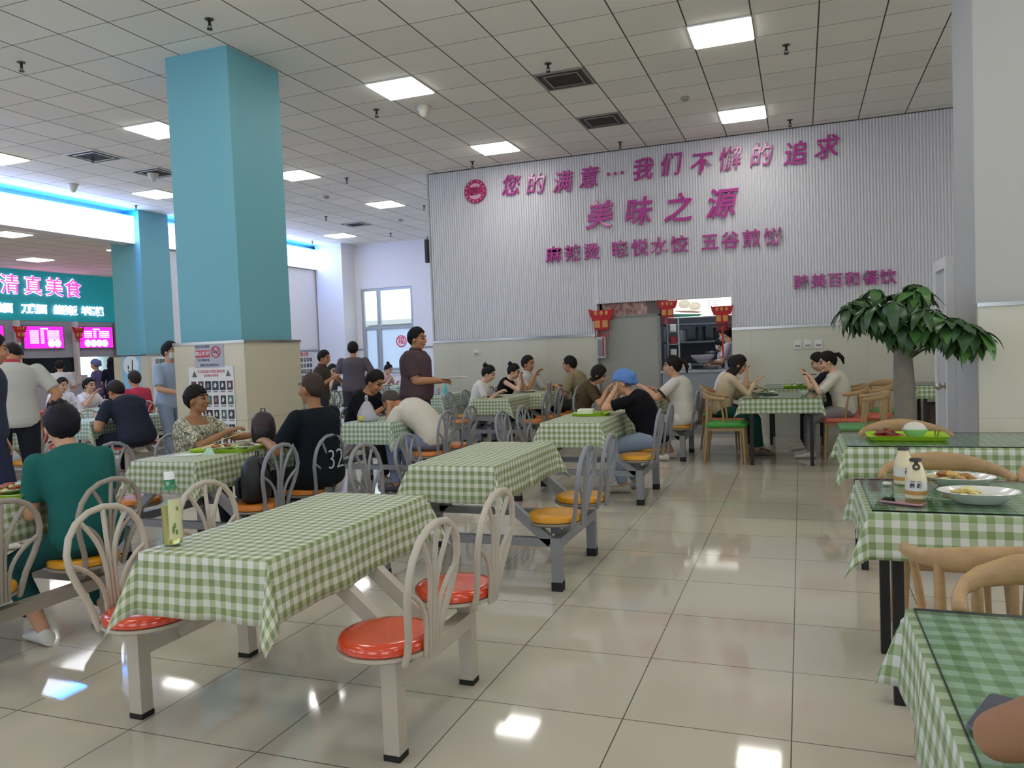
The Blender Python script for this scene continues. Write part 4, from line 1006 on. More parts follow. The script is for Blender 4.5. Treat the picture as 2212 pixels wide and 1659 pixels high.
# plastic bag and bowls of the bowed men
t = thing('plastic_bag', 'knotted white plastic carrier bag with a yellow print on the bowed men\'s table', 'bag', (-4.13, 6.86, TZ))
m_bag = mat('bag_white', '#c6c3cc', .35); m_bag.node_tree.nodes['Principled BSDF'].inputs['Transmission Weight'].default_value = .25
b = MB(); rnd = random.Random(4)
b.rings([[Vector((r_ * (1 + .12 * math.sin(5 * a + zz * 30)) * math.cos(a), r_ * .8 * (1 + .12 * math.sin(4 * a + 1 + zz * 22)) * math.sin(a), zz)) for a in [2 * math.pi * j / 30 for j in range(30)]] for r_, zz in ((.085, 0), (.105, .015), (.10, .06), (.085, .10), (.06, .15), (.035, .19), (.018, .205))]); b.build('bag_body', m_bag, t, 'all')
b = MB(); b.tube([(0, 0, .2), (-.012, 0, .235), (-.006, 0, .262), (.006, 0, .262), (.014, 0, .235), (.004, 0, .2)], .008, 8, .5); b.build('bag_handle', m_bag, t, 'all')
b = MB(); b.ell((-.02, -.082, .035), (.032, .012, .03), nu=14, nv=8); b.build('yellow_print', mat('bag_yellow', '#d3c43c', .5), t, 'all')
bowl(-3.83, 7.18, TZ, 'white bowl before the bowed man in the white shirt'); food(-3.83, 7.18, TZ + .045, 'noodles in the bowl before the bowed man in white', ['#c9b98a', '#b8895a'], .04, 18, .008, 7)
bowl(-4.22, 7.5, TZ, 'white bowl before the bowed man in the black shirt'); plate(-3.96, 7.42, TZ, 'white plate between the two bowed men', .10); food(-3.96, 7.42, TZ + .008, 'food on the plate between the two bowed men', ['#b98a5a', '#8f6a42', '#cbbd8a'], .075, 26, .018, 8)
# blue-capped woman's tray
tray(-1.93, 7.36, TZ, 0, 'lime green tray before the woman in the blue cap', .36, .28)
b = MB(); b.rbox((-1.98, 7.36, TZ + .035), (.16, .12, .055), .02); tag(b.build('foam_box', mat('foam_white', '#d9dcc9', .6), None, 40), 'white lunch box on the green tray of the woman in the blue cap', 'box')
food(-1.87, 7.38, TZ + .008, 'green vegetables on the tray of the woman in the blue cap', ['#8fae3c', '#c9cf7a', '#5f7f33'], .05, 20, .015, 9)
plate(-2.05, 9.6, TZ, 'white plate before the woman in brown', .11); food(-2.05, 9.6, TZ + .008, 'food before the woman in brown', ['#b9a06a', '#8c6a3e'], .08, 22, .016, 10)
plate(-4.12, 10.36, TZ, 'white plate before the woman in white with a hair bun', .12); food(-4.12, 10.36, TZ + .008, 'food before the woman in white with a hair bun', ['#c9b98a', '#7d8f45'], .08, 22, .016, 11)
plate(-4.0, 11.5, TZ, 'white plate before the woman in black with a hair bun', .12); food(-4.0, 11.5, TZ + .008, 'food before the woman in black with a hair bun', ['#b98a5a', '#c9b98a'], .08, 22, .016, 12)
b = MB(); b.lathe([(.03, 0), (.032, .004), (.032, .13), (.026, .16), (.02, .165)], n=20); o = b.build('steel_flask', mat('flask_grey', '#8b8794', .3, metal=.5), None, 40); o.location = (-3.68, 11.55, TZ); tag(o, 'grey flask standing before the man in khaki', 'flask')
b = MB(); b.rbox((0, 0, .035), (.14, .10, .07), .01); o = b.build('lunch_box', mat('kraft', '#b79a6a', .7)); o.location = (-3.76, 11.8, TZ); tag(o, 'brown paper lunch box before the man in khaki', 'box')
# corner table: blue bottle and bag
b = MB(); b.lathe([(.028, 0), (.033, .01), (.033, .10), (.022, .135), (.013, .15), (.013, .165)], n=20); o = b.build('drink_bottle', mat('bottle_cyan', '#5fc0cf', .3), None, 40); o.location = (-5.33, 11.25, TZ); tag(o, 'light blue drink bottle on the table at the corner of the slogan wall', 'bottle')
b = MB(); b.rbox((0, 0, .06), (.16, .1, .12), .02); o = b.build('tissue_box', mat('tissue_box_grey', '#b4b2bd', .6)); o.location = (-5.5, 11.22, TZ); tag(o, 'pale box beside the light blue bottle', 'box')
# milk bottle table
def milk(x, y, z, rz, lab, tagged):
    t = thing('milk_bottle', lab, 'bottle', (x, y, z), rz, 'milk bottles')
    b = MB(); b.lathe([(.034, 0), (.0385, .005), (.039, .03), (.0385, .075), (.037, .085), (.031, .112), (.023, .135), (.0205, .142), (.0205, .147)], n=32); b.build('body', mat('milk_cream', '#d8cba4', .3), t, 40)
    b = MB(); b.lathe([(.0395, .036), (.0395, .074)], n=32, cap=False); b.build('label', mat('milk_label', '#d5d1cb', .5), t, 40)
    b = MB(); b.lathe([(.0395, .018), (.0396, .034)], n=32, cap=False); b.build('label_band', mat('milk_band', '#b98a4a', .5), t, 40)
    b = MB(); b.lathe([(.0225, .147), (.0228, .155), (.021, .158), (.002, .158)], n=28); b.build('cap', mat('milk_cap', '#2e2622', .4), t, 40)
    text('lettering', '养 颜', .02, m_ink, t, (0, -.0402, .055), (R(90), 0, 0), .0003, .0004)
    b = MB(); b.box(-.02, -.0402, .071, -.003, -.039, .073); b.box(.004, -.0402, .071, .02, -.039, .073); b.build('label_line', m_ink, t)
    if tagged:
        b = MB(); b.lathe([(.014, 0), (.014, .002), (.006, .002), (.006, 0)], n=18, M=Matrix.Translation((.002, -.0265, .128)) @ Matrix.Rotation(R(66), 4, 'X'), cap=False); b.box(-.005, -.0245, .14, .008, -.021, .152); b.build('ring_tab', MATS['milk_cap'], t)
    return t
milk(.405, 3.73, GZ, .5, 'cream milk bottle behind the other one, its label turned', False)
milk(.412, 3.40, GZ, -.12, 'cream milk bottle in front with a dark ring tab', True)
phone(.352, 3.295, GZ, R(62), 'pink-edged phone lying before the milk bottles', mat('phone_pink', '#a87a86', .35, metal=.3), m_glassblk)
plate(.615, 3.70, GZ, 'oval white dish with browned food, farther of the two', .098, 1.38, .04, group='oval dishes', name='dish')
food(.58, 3.70, GZ + .024, 'browned leftovers in the farther oval dish', ['#9a6a34', '#c9a25a', '#7a4a22', '#bfae6a'], .06, 30, .022, 21, stretch=1.4, size=(.010, .022))
plate(.618, 3.355, GZ, 'oval white dish with yellow leftovers, nearer the glass edge', .102, 1.38, .042, group='oval dishes', name='dish')
food(.585, 3.365, GZ + .018, 'yellow leftovers in the nearer oval dish', ['#cbb765', '#b9a04a', '#d9cf94', '#8a6a34'], .055, 26, .022, 22, stretch=1.4, size=(.008, .018))
plate(.66, 3.83, GZ, 'flat white saucer at the back of the milk bottle table', .075, 1.2, .012, group='oval dishes', name='dish')
b = MB(); b.ell((0, 0, .01), (.016, .012, .009), nu=8, nv=6); b.ell((.014, .005, .008), (.009, .008, .008), nu=8, nv=6); o = b.build('crumpled_tissue', mat('tissue_grey', '#cfd6cf', .8), None, 'all'); o.location = (.33, 3.67, GZ); tag(o, 'small crumpled tissue at the corner of the milk bottle table', 'tissue')
# rice tray
tray(.605, 5.42, GZ, 0, 'lime green tray with the rice bowl', .46, .32)
plate(.50, 5.40, GZ + .006, 'orange-red plate of braised meat on the rice tray', .082, 1.1, .016, mat('orange_plate', '#c8572e', .3))
food(.49, 5.41, GZ + .014, 'dark braised meat on the rice tray', ['#4a1f16', '#6b2c1d', '#7d3a26'], .058, 26, .03, 23, size=(.012, .022))
bowl(.655, 5.42, GZ + .006, 'green bowl of rice on the tray', .075, .05, mat('green_bowl', '#8fc08a', .3))
b = MB(); b.ell((0, 0, 0), (.066, .066, .05), nu=24, nv=14); o = b.build('rice', mat('rice_white', '#d8d6c6', .7, bump=.8, scale=140), None, 'all'); o.location = (.655, 5.42, GZ + .052); o['kind'] = 'stuff'; tag(o, 'mound of white rice in the green bowl', 'rice')
sticks(.775, 5.42, GZ + .008, R(80), 'brown chopsticks resting on the rice tray', .2, .1)
# women's table
tray(-.05, 11.25, GZ, 0, 'lime green tray on the table against the wall behind the women', .40, .28)
food(-.05, 11.25, GZ + .008, 'greens heaped on the tray behind the women', ['#6c8f3c', '#d8d8c0', '#4d5d2c', '#c9cfa0'], .09, 40, .05, 24)
plate(-.42, 9.98, GZ, 'white plate under the chopsticks of the woman in cream', .13, 1, .02); food(-.42, 9.98, GZ + .008, 'food on the plate of the woman in cream', ['#8fae5c', '#5d4a35', '#c9c9b0'], .09, 24, .012, 25)
bowl(.02, 9.55, GZ, 'clear small bowl on the table of the women with chopsticks', .05, .05, mat('pale_glass', '#b9c4b4', .15)); sticks(-.34, 9.62, GZ, .9, 'dark chopsticks lying on the women\'s table'); phone(-.35, 9.78, GZ, R(80), 'dark phone on the women\'s table', m_black, m_glassblk)
# dark phone in the front corner
phone(.300, 1.46, GZ, R(-24), 'dark grey phone on the checked cloth before the bare arm', mat('phone_case_grey', '#5b5f6b', .5), mat('phone_back_grey', '#454a57', .4))
# far tables
for x, y, lab in ((-8.2, 12.6, 'plate before the man eating with raised hands'), (-8.3, 14.7, 'plate before the woman below the far window'), (-8.2, 7.35, 'plate before the man in the navy shirt'), (-10.5, 9.5, 'plate before the girl in white resting her chin')):
    plate(x, y, TZ, 'white ' + lab, .11); food(x, y, TZ + .008, 'food on the ' + lab, ['#b9a06a', '#8f9f5a', '#9a6a3e'], .08, 20, .015, int(abs(x * 10)))
b = MB(); b.rings([[Vector((r_ * (1 + .15 * math.sin(4 * a + zz * 20)) * math.cos(a), r_ * .8 * math.sin(a), zz)) for a in [2 * math.pi * j / 20 for j in range(20)]] for r_, zz in ((.10, 0), (.12, .02), (.10, .10), (.05, .2), (.03, .28))]); o = b.build('plastic_bag', m_bag, None, 'all'); o.location = (-8.1, 13.2, TZ); tag(o, 'white plastic bag beside the man eating with raised hands', 'bag')

# ------------------------------------------------------------------ potted money tree
tx, ty = .725, 6.45
t = thing('potted_tree', 'potted tree with a thick trunk and broad dark leaves by the white pillar', 'tree', (tx, ty, 0))
b = MB(); b.lathe([(.14, 0), (.16, .02), (.19, .30), (.20, .33), (.19, .34), (.175, .32), (.17, .28), (.005, .28)], n=32); b.build('pot', mat('pot_white', '#c9c6bf', .4), t, 40)
b = MB(); b.lathe([(.172, .281), (.1, .295), (.005, .30)], n=24); b.build('soil', mat('soil', '#3a2d22', .9, bump=.8, scale=60), t)
m_bark = mat('grey_bark', '#7d7568', .85, var=.25, scale=14, bump=.6)
rnd = random.Random(12)
b = MB(); b.tube([(0, 0, .27), (.004, 0, .5), (-.004, 0, .8), (-.012, 0, 1.08), (-.018, 0, 1.32)], [.088, .075, .074, .072, .060], 18); b.build('trunk', m_bark, t, 60)
m_leaf = mat('dark_leaf', '#2d4c26', .35, spec=.5, var=.3, scale=7); m_leaf2 = mat('light_leaf', '#466f33', .35, spec=.5, var=.25, scale=7)
tips = []
bb = MB()
for k in range(62):
    a = 2 * math.pi * k * .381966; el = R(2 + 78 * ((k * .618) % 1)); ln = rnd.uniform(.30, .50) * (1 if el < R(50) else .85)
    d = Vector((math.cos(a) * math.cos(el), math.sin(a) * math.cos(el) * .8, math.sin(el)))
    p0 = Vector((-.018 + .03 * math.cos(a), .03 * math.sin(a), rnd.uniform(1.22, 1.34))); p2 = p0 + d * ln + Vector((0, 0, .10)); p1 = p0.lerp(p2, .5) + Vector((0, 0, .05))
    bb.tube([p0, p1, p2], [.010, .007, .005], 6); tips.append((p2, a))
    if k % 3 == 0: tips.append((p1 + Vector((.06 * math.cos(a + 1.4), .06 * math.sin(a + 1.4), .08)), a + 1.2))
bb.build('branches', mat('green_stem', '#4a5a2c', .6), t, 60)
def leaf(b, M, L, Wd, droop):
    n = 7; i0 = len(b.v)
    for k in range(n + 1):
        s = k / n; wv = Wd * (math.sin(math.pi * min(1, s ** .75)) ** .8) * (1 if k < n else 0) + .001
        x = L * s * math.cos(droop * s); z = -L * s * math.sin(droop * s)
        for q, up in ((-1, .18), (0, 0), (1, .18)): b.v.append(M @ Vector((x, q * wv, z + abs(q) * wv * up)))
    for k in range(n):
        for j in range(2): a = i0 + 3 * k + j; b.face((a, a + 1, a + 4, a + 3))
lb = MB()
for p, a in tips:
    if p.x > .17 and p.y > -.32: p = Vector((p.x, -.32 - .12 * rnd.random(), p.z))
    nl = rnd.choice((5, 6, 6, 7)); base = Matrix.Translation(p) @ Matrix.Rotation(a, 4, 'Z') @ Matrix.Rotation(rnd.uniform(-.1, .5), 4, 'Y')
    lb.m = 0 if rnd.random() < .72 else 1
    for j in range(nl):
        an = 2 * math.pi * j / nl + rnd.uniform(-.2, .2)
        leaf(lb, base @ Matrix.Rotation(an, 4, 'Z') @ Matrix.Rotation(rnd.uniform(.05, .55), 4, 'Y'), rnd.uniform(.15, .25), rnd.uniform(.03, .042), rnd.uniform(.2, .9))
lb.build('foliage', [m_leaf, m_leaf2], t, 'all')
# ------------------------------------------------------------------ people
PENDING = []       # (object, callback) : skin and cloth surfaces fused into one continuous mesh at the end
def fused(b, name, mats, parent, voxel, smooth=3, cb=None):
    o = b.build(name, mats, parent)
    r = o.modifiers.new('fuse', 'REMESH'); r.mode = 'VOXEL'; r.voxel_size = voxel; r.use_smooth_shade = True
    s = o.modifiers.new('soften', 'SMOOTH'); s.factor = .5; s.iterations = smooth
    PENDING.append((o, cb)); return o
def finish_fused():
    dg = bpy.context.evaluated_depsgraph_get(); dg.update()
    done = []
    for o, cb in PENDING: done.append(bpy.data.meshes.new_from_object(o.evaluated_get(dg)))
    tx = [(o, bpy.data.meshes.new_from_object(o.evaluated_get(dg))) for o in TEXTS]
    for o, me in tx:
        nm = o.name; c = o.data; mats_ = list(c.materials); props = {k: o[k] for k in o.keys()}
        q = bpy.data.objects.new('tmp', me); COL.objects.link(q); q.parent = o.parent; q.location = o.location; q.rotation_euler = o.rotation_euler; q.scale = o.scale
        bpy.data.objects.remove(o); bpy.data.curves.remove(c); q.name = nm; me.name = nm
        me.materials.clear()
        for m in mats_: me.materials.append(m)
        for k, v in props.items(): q[k] = v
    for (o, cb), me in zip(PENDING, done):
        mats = list(o.data.materials); nm = o.data.name; o.modifiers.clear(); old = o.data; o.data = me; bpy.data.meshes.remove(old); me.name = nm
        me.materials.clear()
        for m in mats: me.materials.append(m)
        me.polygons.foreach_set('use_smooth', [True] * len(me.polygons))
        if cb: cb(me)
def ik(S, T, l1, l2, pole):
    d = T - S; L = d.length
    if L > (l1 + l2) * .998: T = S + d.normalized() * (l1 + l2) * .998; d = T - S; L = d.length
    a = (l1 * l1 - l2 * l2 + L * L) / (2 * L); h = math.sqrt(max(0, l1 * l1 - a * a))
    u = d / L; p = pole - u * pole.dot(u)
    p = p.normalized() if p.length > 1e-6 else u.orthogonal().normalized()
    return S + u * a + p * h, T
SKINS = {'a': '#b98463', 'b': '#c9997a', 'c': '#9d7150', 'd': '#d2a78b'}
def skin_mat(k): 
    m = mat('skin_' + k, SKINS[k], .5, spec=.35, var=.06, scale=20); return m
m_eye = mat('eye_dark', '#1c1513', .25); m_lip = mat('lip', '#9c5a4c', .5)
def hand(b, W, d, nrm, side, s, curl=.6, grip=False):
    """palm plus four fingers and a thumb; d along the forearm, nrm out of the back of the hand, side towards the thumb"""
    d = d.normalized(); side = (side - d * side.dot(d)).normalized(); nrm = d.cross(side).normalized() if d.cross(side).dot(nrm) > 0 else -d.cross(side).normalized()
    b.tube([W - d * .01 * s, W + d * .03 * s, W + d * .07 * s, W + d * .092 * s], [.025 * s, .036 * s, .041 * s, .038 * s], 10, [.8, .42, .36, .34], side=side)
    base = W + d * .088 * s
    for off, ln, cc in ((.028, .072, .9), (.009, .080, 1.0), (-.010, .075, 1.05), (-.028, .058, 1.15)):
        c = curl * cc; p = base + side * off * s; pts = [p]; ang = c * .25
        dirv = (d * math.cos(ang) - nrm * math.sin(ang) + side * off * 1.2).normalized(); 
        for k, fr_ in enumerate((.45, .32, .23)):
            ang_ = c * (.25 + .55 * k); dv = (d * math.cos(ang_) - nrm * math.sin(ang_) + side * off * 1.0).normalized()
            pts.append(pts[-1] + dv * ln * fr_ * s)
        b.tube(pts, [.0092 * s, .0088 * s, .0082 * s, .0072 * s], 8)
    p = W + d * .025 * s + side * .030 * s
    q1 = p + (d * .6 + side * .75 - nrm * .35 * (1 + curl)).normalized() * .038 * s
    q2 = q1 + (d * .95 + side * (.15 - .5 * curl) - nrm * .3 * (1 + curl)).normalized() * .032 * s
    b.tube([W + d * .012 * s + side * .012 * s, p, q1, q2], [.016 * s, .0135 * s, .0105 * s, .009 * s], 8)
def person(label, x, y, deg, pose='sit', H=1.68, lean=15, hp=10, hy=0, hands=None, skin='a', shirt='#888888', shirt_m=None, sleeve=.55, low='#2b2d36', legs='trousers', shoe='#d5d3cc',
           hair='short', hairc='#15120f', wd=1.0, female=False, seat=.44, feet=None, curl=.7, vox=.009, cuff=None, collar=None, mask=None, roll=0, knees=None, headless=False, stoop=0, poles=None, seatback=0, group=None, extras=None):
    s = H / 1.70; rz = R(deg)
    V = Vector
    zp = (seat + .095 * s) if pose == 'sit' else .93 * s
    # spine
    Ls = .50 * s; n = 10; sp = [V((0, 0 - seatback, zp))]; tg = []; la = R(lean)
    for k in range(n):
        a = la * (.35 + 1.15 * k / n) + R(stoop) * (k / n)
        t = V((0, math.sin(a), math.cos(a))); tg.append(t); sp.append(sp[-1] + t * Ls / n)
    tg.append(tg[-1])
    def spine(t):
        f = max(0, min(1, t)) * n; i = min(n - 1, int(f)); return sp[i].lerp(sp[i + 1], f - i) + (tg[0] * (t * Ls) if t < 0 else V((0, 0, 0))), tg[min(n, int(round(f)))]
    fw = wd * (.90 if female else 1.0)
    prof = [(-.16, .13, .10), (-.10, .158, .118), (0, .172, .122), (.18, .158 * (0.94 if female else 1), .112), (.4, .145 * (.92 if female else 1), .104), (.6, .158, .116), (.78, .168, .116), (.88, .158, .100), (.95, .115, .080), (.99, .082, .066), (1.03, .060, .056)]
    def torso(b, off, t0=-.2, t1=2, belly=0.0, top=None):
        rings = []
        for t, hw, hd in prof:
            if t < t0 or t > t1: continue
            c, tt = spine(t); fwd = V((0, tt.z, -tt.y)); hw = hw * s * fw + off; hd = hd * s * (1 + (wd - 1) * 1.2) + off
            bl = belly * math.exp(-((t - .25) / .25) ** 2)
            ring = []
            for j in range(22):
                a = 2 * math.pi * j / 22; cx = math.cos(a); sy = math.sin(a)
                ex = abs(cx) ** .85 * (1 if cx > 0 else -1)
                ring.append(c + V((1, 0, 0)) * hw * ex + fwd * (hd * sy + (bl * max(0, sy)) + (.012 * s if female and .5 < t < .85 and sy > .3 else 0)))
            rings.append(ring)
        b.rings(rings)
    N, tN = spine(1.0)
    shw = .168 * s * fw
    sh, tsh = spine(.875)
    S = {1: sh + V((shw, .0, 0)), -1: sh + V((-shw, .0, 0))}
    # head
    nk = la * .55 + R(hp) * .35 + R(stoop) * .5
    nd = V((0, math.sin(nk), math.cos(nk)))
    HR = Matrix.Rotation(R(-hy), 3, 'Z') @ Matrix.Rotation(R(-hp), 3, 'X') @ Matrix.Rotation(R(roll), 3, 'Y')
    Hc = N + nd * .070 * s + HR @ V((0, .020 * s, .068 * s))
    hs = s * (1.03 if not female else 1.0)
    HM = Matrix.Translation(Hc) @ HR.to_4x4() @ Matrix.Scale(hs, 4)
    # arms
    l1, l2 = .285 * s, .245 * s
    hands = hands or {}
    armj = {}
    for sd in (1, -1):
        T = hands.get(sd)
        if T is None: T = S[sd] + V((sd * .07, .03, -.5 * s)) if pose == 'stand' else S[sd] + V((sd * .02, .28 * s, -.32 * s))
        else: T = V(T)
        pl = (poles or {}).get(sd); pl = V(pl) if pl else V((sd * .55, -.35, -.8))
        E_, W_ = ik(S[sd], T, l1, l2, pl); armj[sd] = (S[sd], E_, W_)
    # legs
    hips = {sd: V((sd * .092 * s * fw, -seatback, zp - .01)) for sd in (1, -1)}
    legj = {}
    for sd in (1, -1):
        if pose == 'sit':
            ft = (feet or {}).get(sd, (sd * .12, .40, .075)); A = V(ft)
            A.z = max(A.z, .078 * s)
            K, A = ik(hips[sd], A, .42 * s, .41 * s, V((sd * .12, .7, .75)))
        else:
            ft = (feet or {}).get(sd, (sd * .10, -.02, .085)); A = V(ft); A.z = max(A.z, .085 * s)
            K, A = ik(hips[sd], A, .435 * s, .425 * s, V((sd * .1, 1, 0)))
        legj[sd] = (hips[sd], K, A)
    # ---- body mesh
    b = MB()
    torso(b, -.010)
    b.tube([N - tN * .05 * s, N + nd * .04 * s, N + nd * .12 * s], [.060 * s, .051 * s * (1 if not female else .88), .050 * s * (1 if not female else .88)], 14)
    for (c, r) in (((0, -.014, .022), (.076, .094, .098)), ((0, .022, -.055), (.055, .062, .062)), ((0, .036, -.015), (.060, .058, .084)), ((0, .052, -.092), (.027, .03, .022)), ((0, .092, -.005), (.011, .016, .028)), ((0, .103, -.024), (.015, .018, .014)), ((.078, -.006, -.012), (.010, .02, .032)), ((-.078, -.006, -.012), (.010, .02, .032)), ((0, .090, -.058), (.022, .011, .010)), ((.03, .078, .036), (.026, .016, .010)), ((-.03, .078, .036), (.026, .016, .010)), ((.042, .066, -.03), (.02, .02, .022)), ((-.042, .066, -.03), (.02, .02, .022))):
        b.ell(c, r, HM, 16, 12)
    for sd in (1, -1):
        a, e, w_ = armj[sd]; m1 = a.lerp(e, .5); m2 = e.lerp(w_, .35)
        k = s * (.86 if female else 1.0) * (1 + (wd - 1) * .8)
        b.ell(a, (.052 * k, .05 * k, .052 * k), None, 12, 8)
        b.tube([a, m1, e], [.047 * k, .044 * k, .037 * k], 12); b.tube([e, m2, w_], [.037 * k, .038 * k, .025 * k], 12)
        d = (w_ - e).normalized(); side = V((-sd, .0, 0)) if abs(d.x) < .85 else V((0, 1, 0))
        hd_ = (d + V((-sd * .1, .25, -.1))).normalized()
        hand(b, w_, hd_, V((0, 0, 1)) if abs(d.z) < .8 else V((sd, 0, 0)), side + V((0, 0, .35)), s * (.92 if female else 1), curl)
        h_, kn, an = legj[sd]
        kk = s * (1 + (wd - 1) * .6)
        b.tube([h_, h_.lerp(kn, .5), kn], [.080 * kk, .066 * kk, .050 * kk], 14); b.tube([kn, kn.lerp(an, .35), an], [.050 * kk, .052 * kk, .034 * kk], 12)
        b.ell(an + V((0, .045, -.035)), (.036 * s, .10 * s, .032 * s), None, 12, 8)
    HI = HM.inverted()
    def paint(me):
        for p in me.polygons:
            c = HI @ p.center
            if c.y < .03: continue
            for ex in (-.031, .031):
                if ((c.x - ex) / .017) ** 2 + ((c.z - .008) / .0085) ** 2 < 1: p.material_index = 1
                if ((c.x - ex) / .024) ** 2 + ((c.z - .036) / .0065) ** 2 < 1: p.material_index = 2
            if (c.x / .024) ** 2 + ((c.z + .058) / .008) ** 2 < 1 and c.y > .07: p.material_index = 3
    root = fused(b, 'person', [skin_mat(skin), m_eye, mat('brow_' + hairc, hairc, .7), m_lip], None, vox, 2, paint)
    root.location = (x, y, 0); root.rotation_euler = (0, 0, rz)
    tag(root, label, 'person', group)
    # ---- clothes
    cv = max(vox, .011)
    sm = shirt_m or mat('cloth_' + shirt, shirt, .85, spec=.15, var=.07, scale=9, bump=.25)
    b = MB()
    if sleeve > 0 and (collar != 'open'): torso(b, .015, -.17, 1.0, belly=(wd - 1) * .14)
    else: torso(b, .015, -.17, 1.0 if collar != 'open' else .93, belly=(wd - 1) * .14)
    if sleeve > 0:
        for sd in (1, -1):
            a, e, w_ = armj[sd]; k = s * (.88 if female else 1.0) * (1 + (wd - 1) * .8)
            b.ell(a, (.060 * k, .058 * k, .056 * k), None, 14, 10)
            if sleeve <= 1: b.tube([a, a.lerp(e, sleeve * .5), a.lerp(e, sleeve)], [.060 * k, .061 * k, .060 * k], 14, round_ends=False)
            else: b.tube([a, e, e.lerp(w_, sleeve - 1)], [.062 * k, .052 * k, .042 * k], 14, round_ends=False); b.ell(e, (.053 * k,) * 3, None, 12, 8)
    fused(b, 'shirt', sm, root, cv, 4)
    if cuff:
        for sd in (1, -1):
            a, e, w_ = armj[sd]; b = MB(); k = s * (1 + (wd - 1) * .8); b.tube([a.lerp(e, sleeve - .07), a.lerp(e, sleeve + .015)], [.066 * k, .065 * k], 18, round_ends=False); b.build('sleeve_cuff', mat('cuff' + cuff, cuff, .8), root, 50)
    if collar and collar != 'open':
        c, tt = spine(.985); b = MB()
        Mx = Matrix.Translation(c + tt * .012) @ tt.to_track_quat('Z', 'Y').to_matrix().to_4x4()
        b.lathe([(.085 * s, -.02), (.078 * s, .012), (.068 * s, .030), (.064 * s, .024), (.072 * s, -.01)], n=24, M=Mx, sy=.92, cap=False); b.build('collar', mat('collar' + collar, collar, .8), root, 60)
    pm = mat('cloth_' + low, low, .85, spec=.15, var=.08, scale=8, bump=.2)
    b = MB(); c0, _ = spine(0)
    torso(b, .010, -.2, .1)
    b.ell(c0 + V((0, -.015, -.03)), (.165 * s * fw + .01, .125 * s, .095 * s), None, 18, 10)
    for sd in (1, -1):
        h_, kn, an = legj[sd]; kk = s * (1 + (wd - 1) * .6)
        b.tube([h_, h_.lerp(kn, .5), kn], [.094 * kk, .082 * kk, .066 * kk], 14)
        if legs == 'trousers': b.tube([kn, kn.lerp(an, .5), kn.lerp(an, .93)], [.066 * kk, .060 * kk, .054 * kk], 14, round_ends=False)
        elif legs == 'cropped': b.tube([kn, kn.lerp(an, .4), kn.lerp(an, .72)], [.068 * kk, .064 * kk, .060 * kk], 14, round_ends=False)
        elif legs == 'wide': b.tube([kn, kn.lerp(an, .5), kn.lerp(an, .9)], [.075 * kk, .082 * kk, .09 * kk], 14, round_ends=False)
    fused(b, 'trousers', pm, root, cv, 4)
    for sd in (1, -1):
        an = legj[sd][2]; b = MB(); f0 = V((an.x, an.y, 0))
        rings = []
        for yy, hw, zt in ((-.075, .022, .05), (-.06, .036, .082), (0, .040, .088), (.06, .045, .07), (.12, .049, .055), (.165, .042, .045), (.19, .020, .032)):
            rings.append([f0 + V((hw * s * math.cos(2 * math.pi * j / 14), yy * s, .003 + (zt * s * .5) * (1 + math.sin(2 * math.pi * j / 14)))) for j in range(14)])
        b.rings(rings); sh_ = b.build('shoe', mat('shoe_' + shoe, shoe, .5), root, 60)
    # ---- hair and headgear
    if hair and hair != 'none': make_hair(root, HM, hair, hairc)
    if mask:
        b = MB(); rings = []
        for z, sc in ((.0, 1.0), (-.03, 1.1), (-.06, 1.08), (-.085, .8)):
            rings.append([V((.062 * sc * math.sin(R(q)), .03 + .082 * sc * math.cos(R(q)) - .01, z)) for q in range(-80, 81, 20)])
        b.rings(rings, HM, cap=False, closed=False); o = b.build('face_mask', mat('mask' + mask, mask, .8), root, 'all'); so = o.modifiers.new('t', 'SOLIDIFY'); so.thickness = .003
    root['_j'] = 0; del root['_j']
    return root, dict(S=S, arm=armj, leg=legj, HM=HM, spine=spine, s=s, N=N, tN=tN)
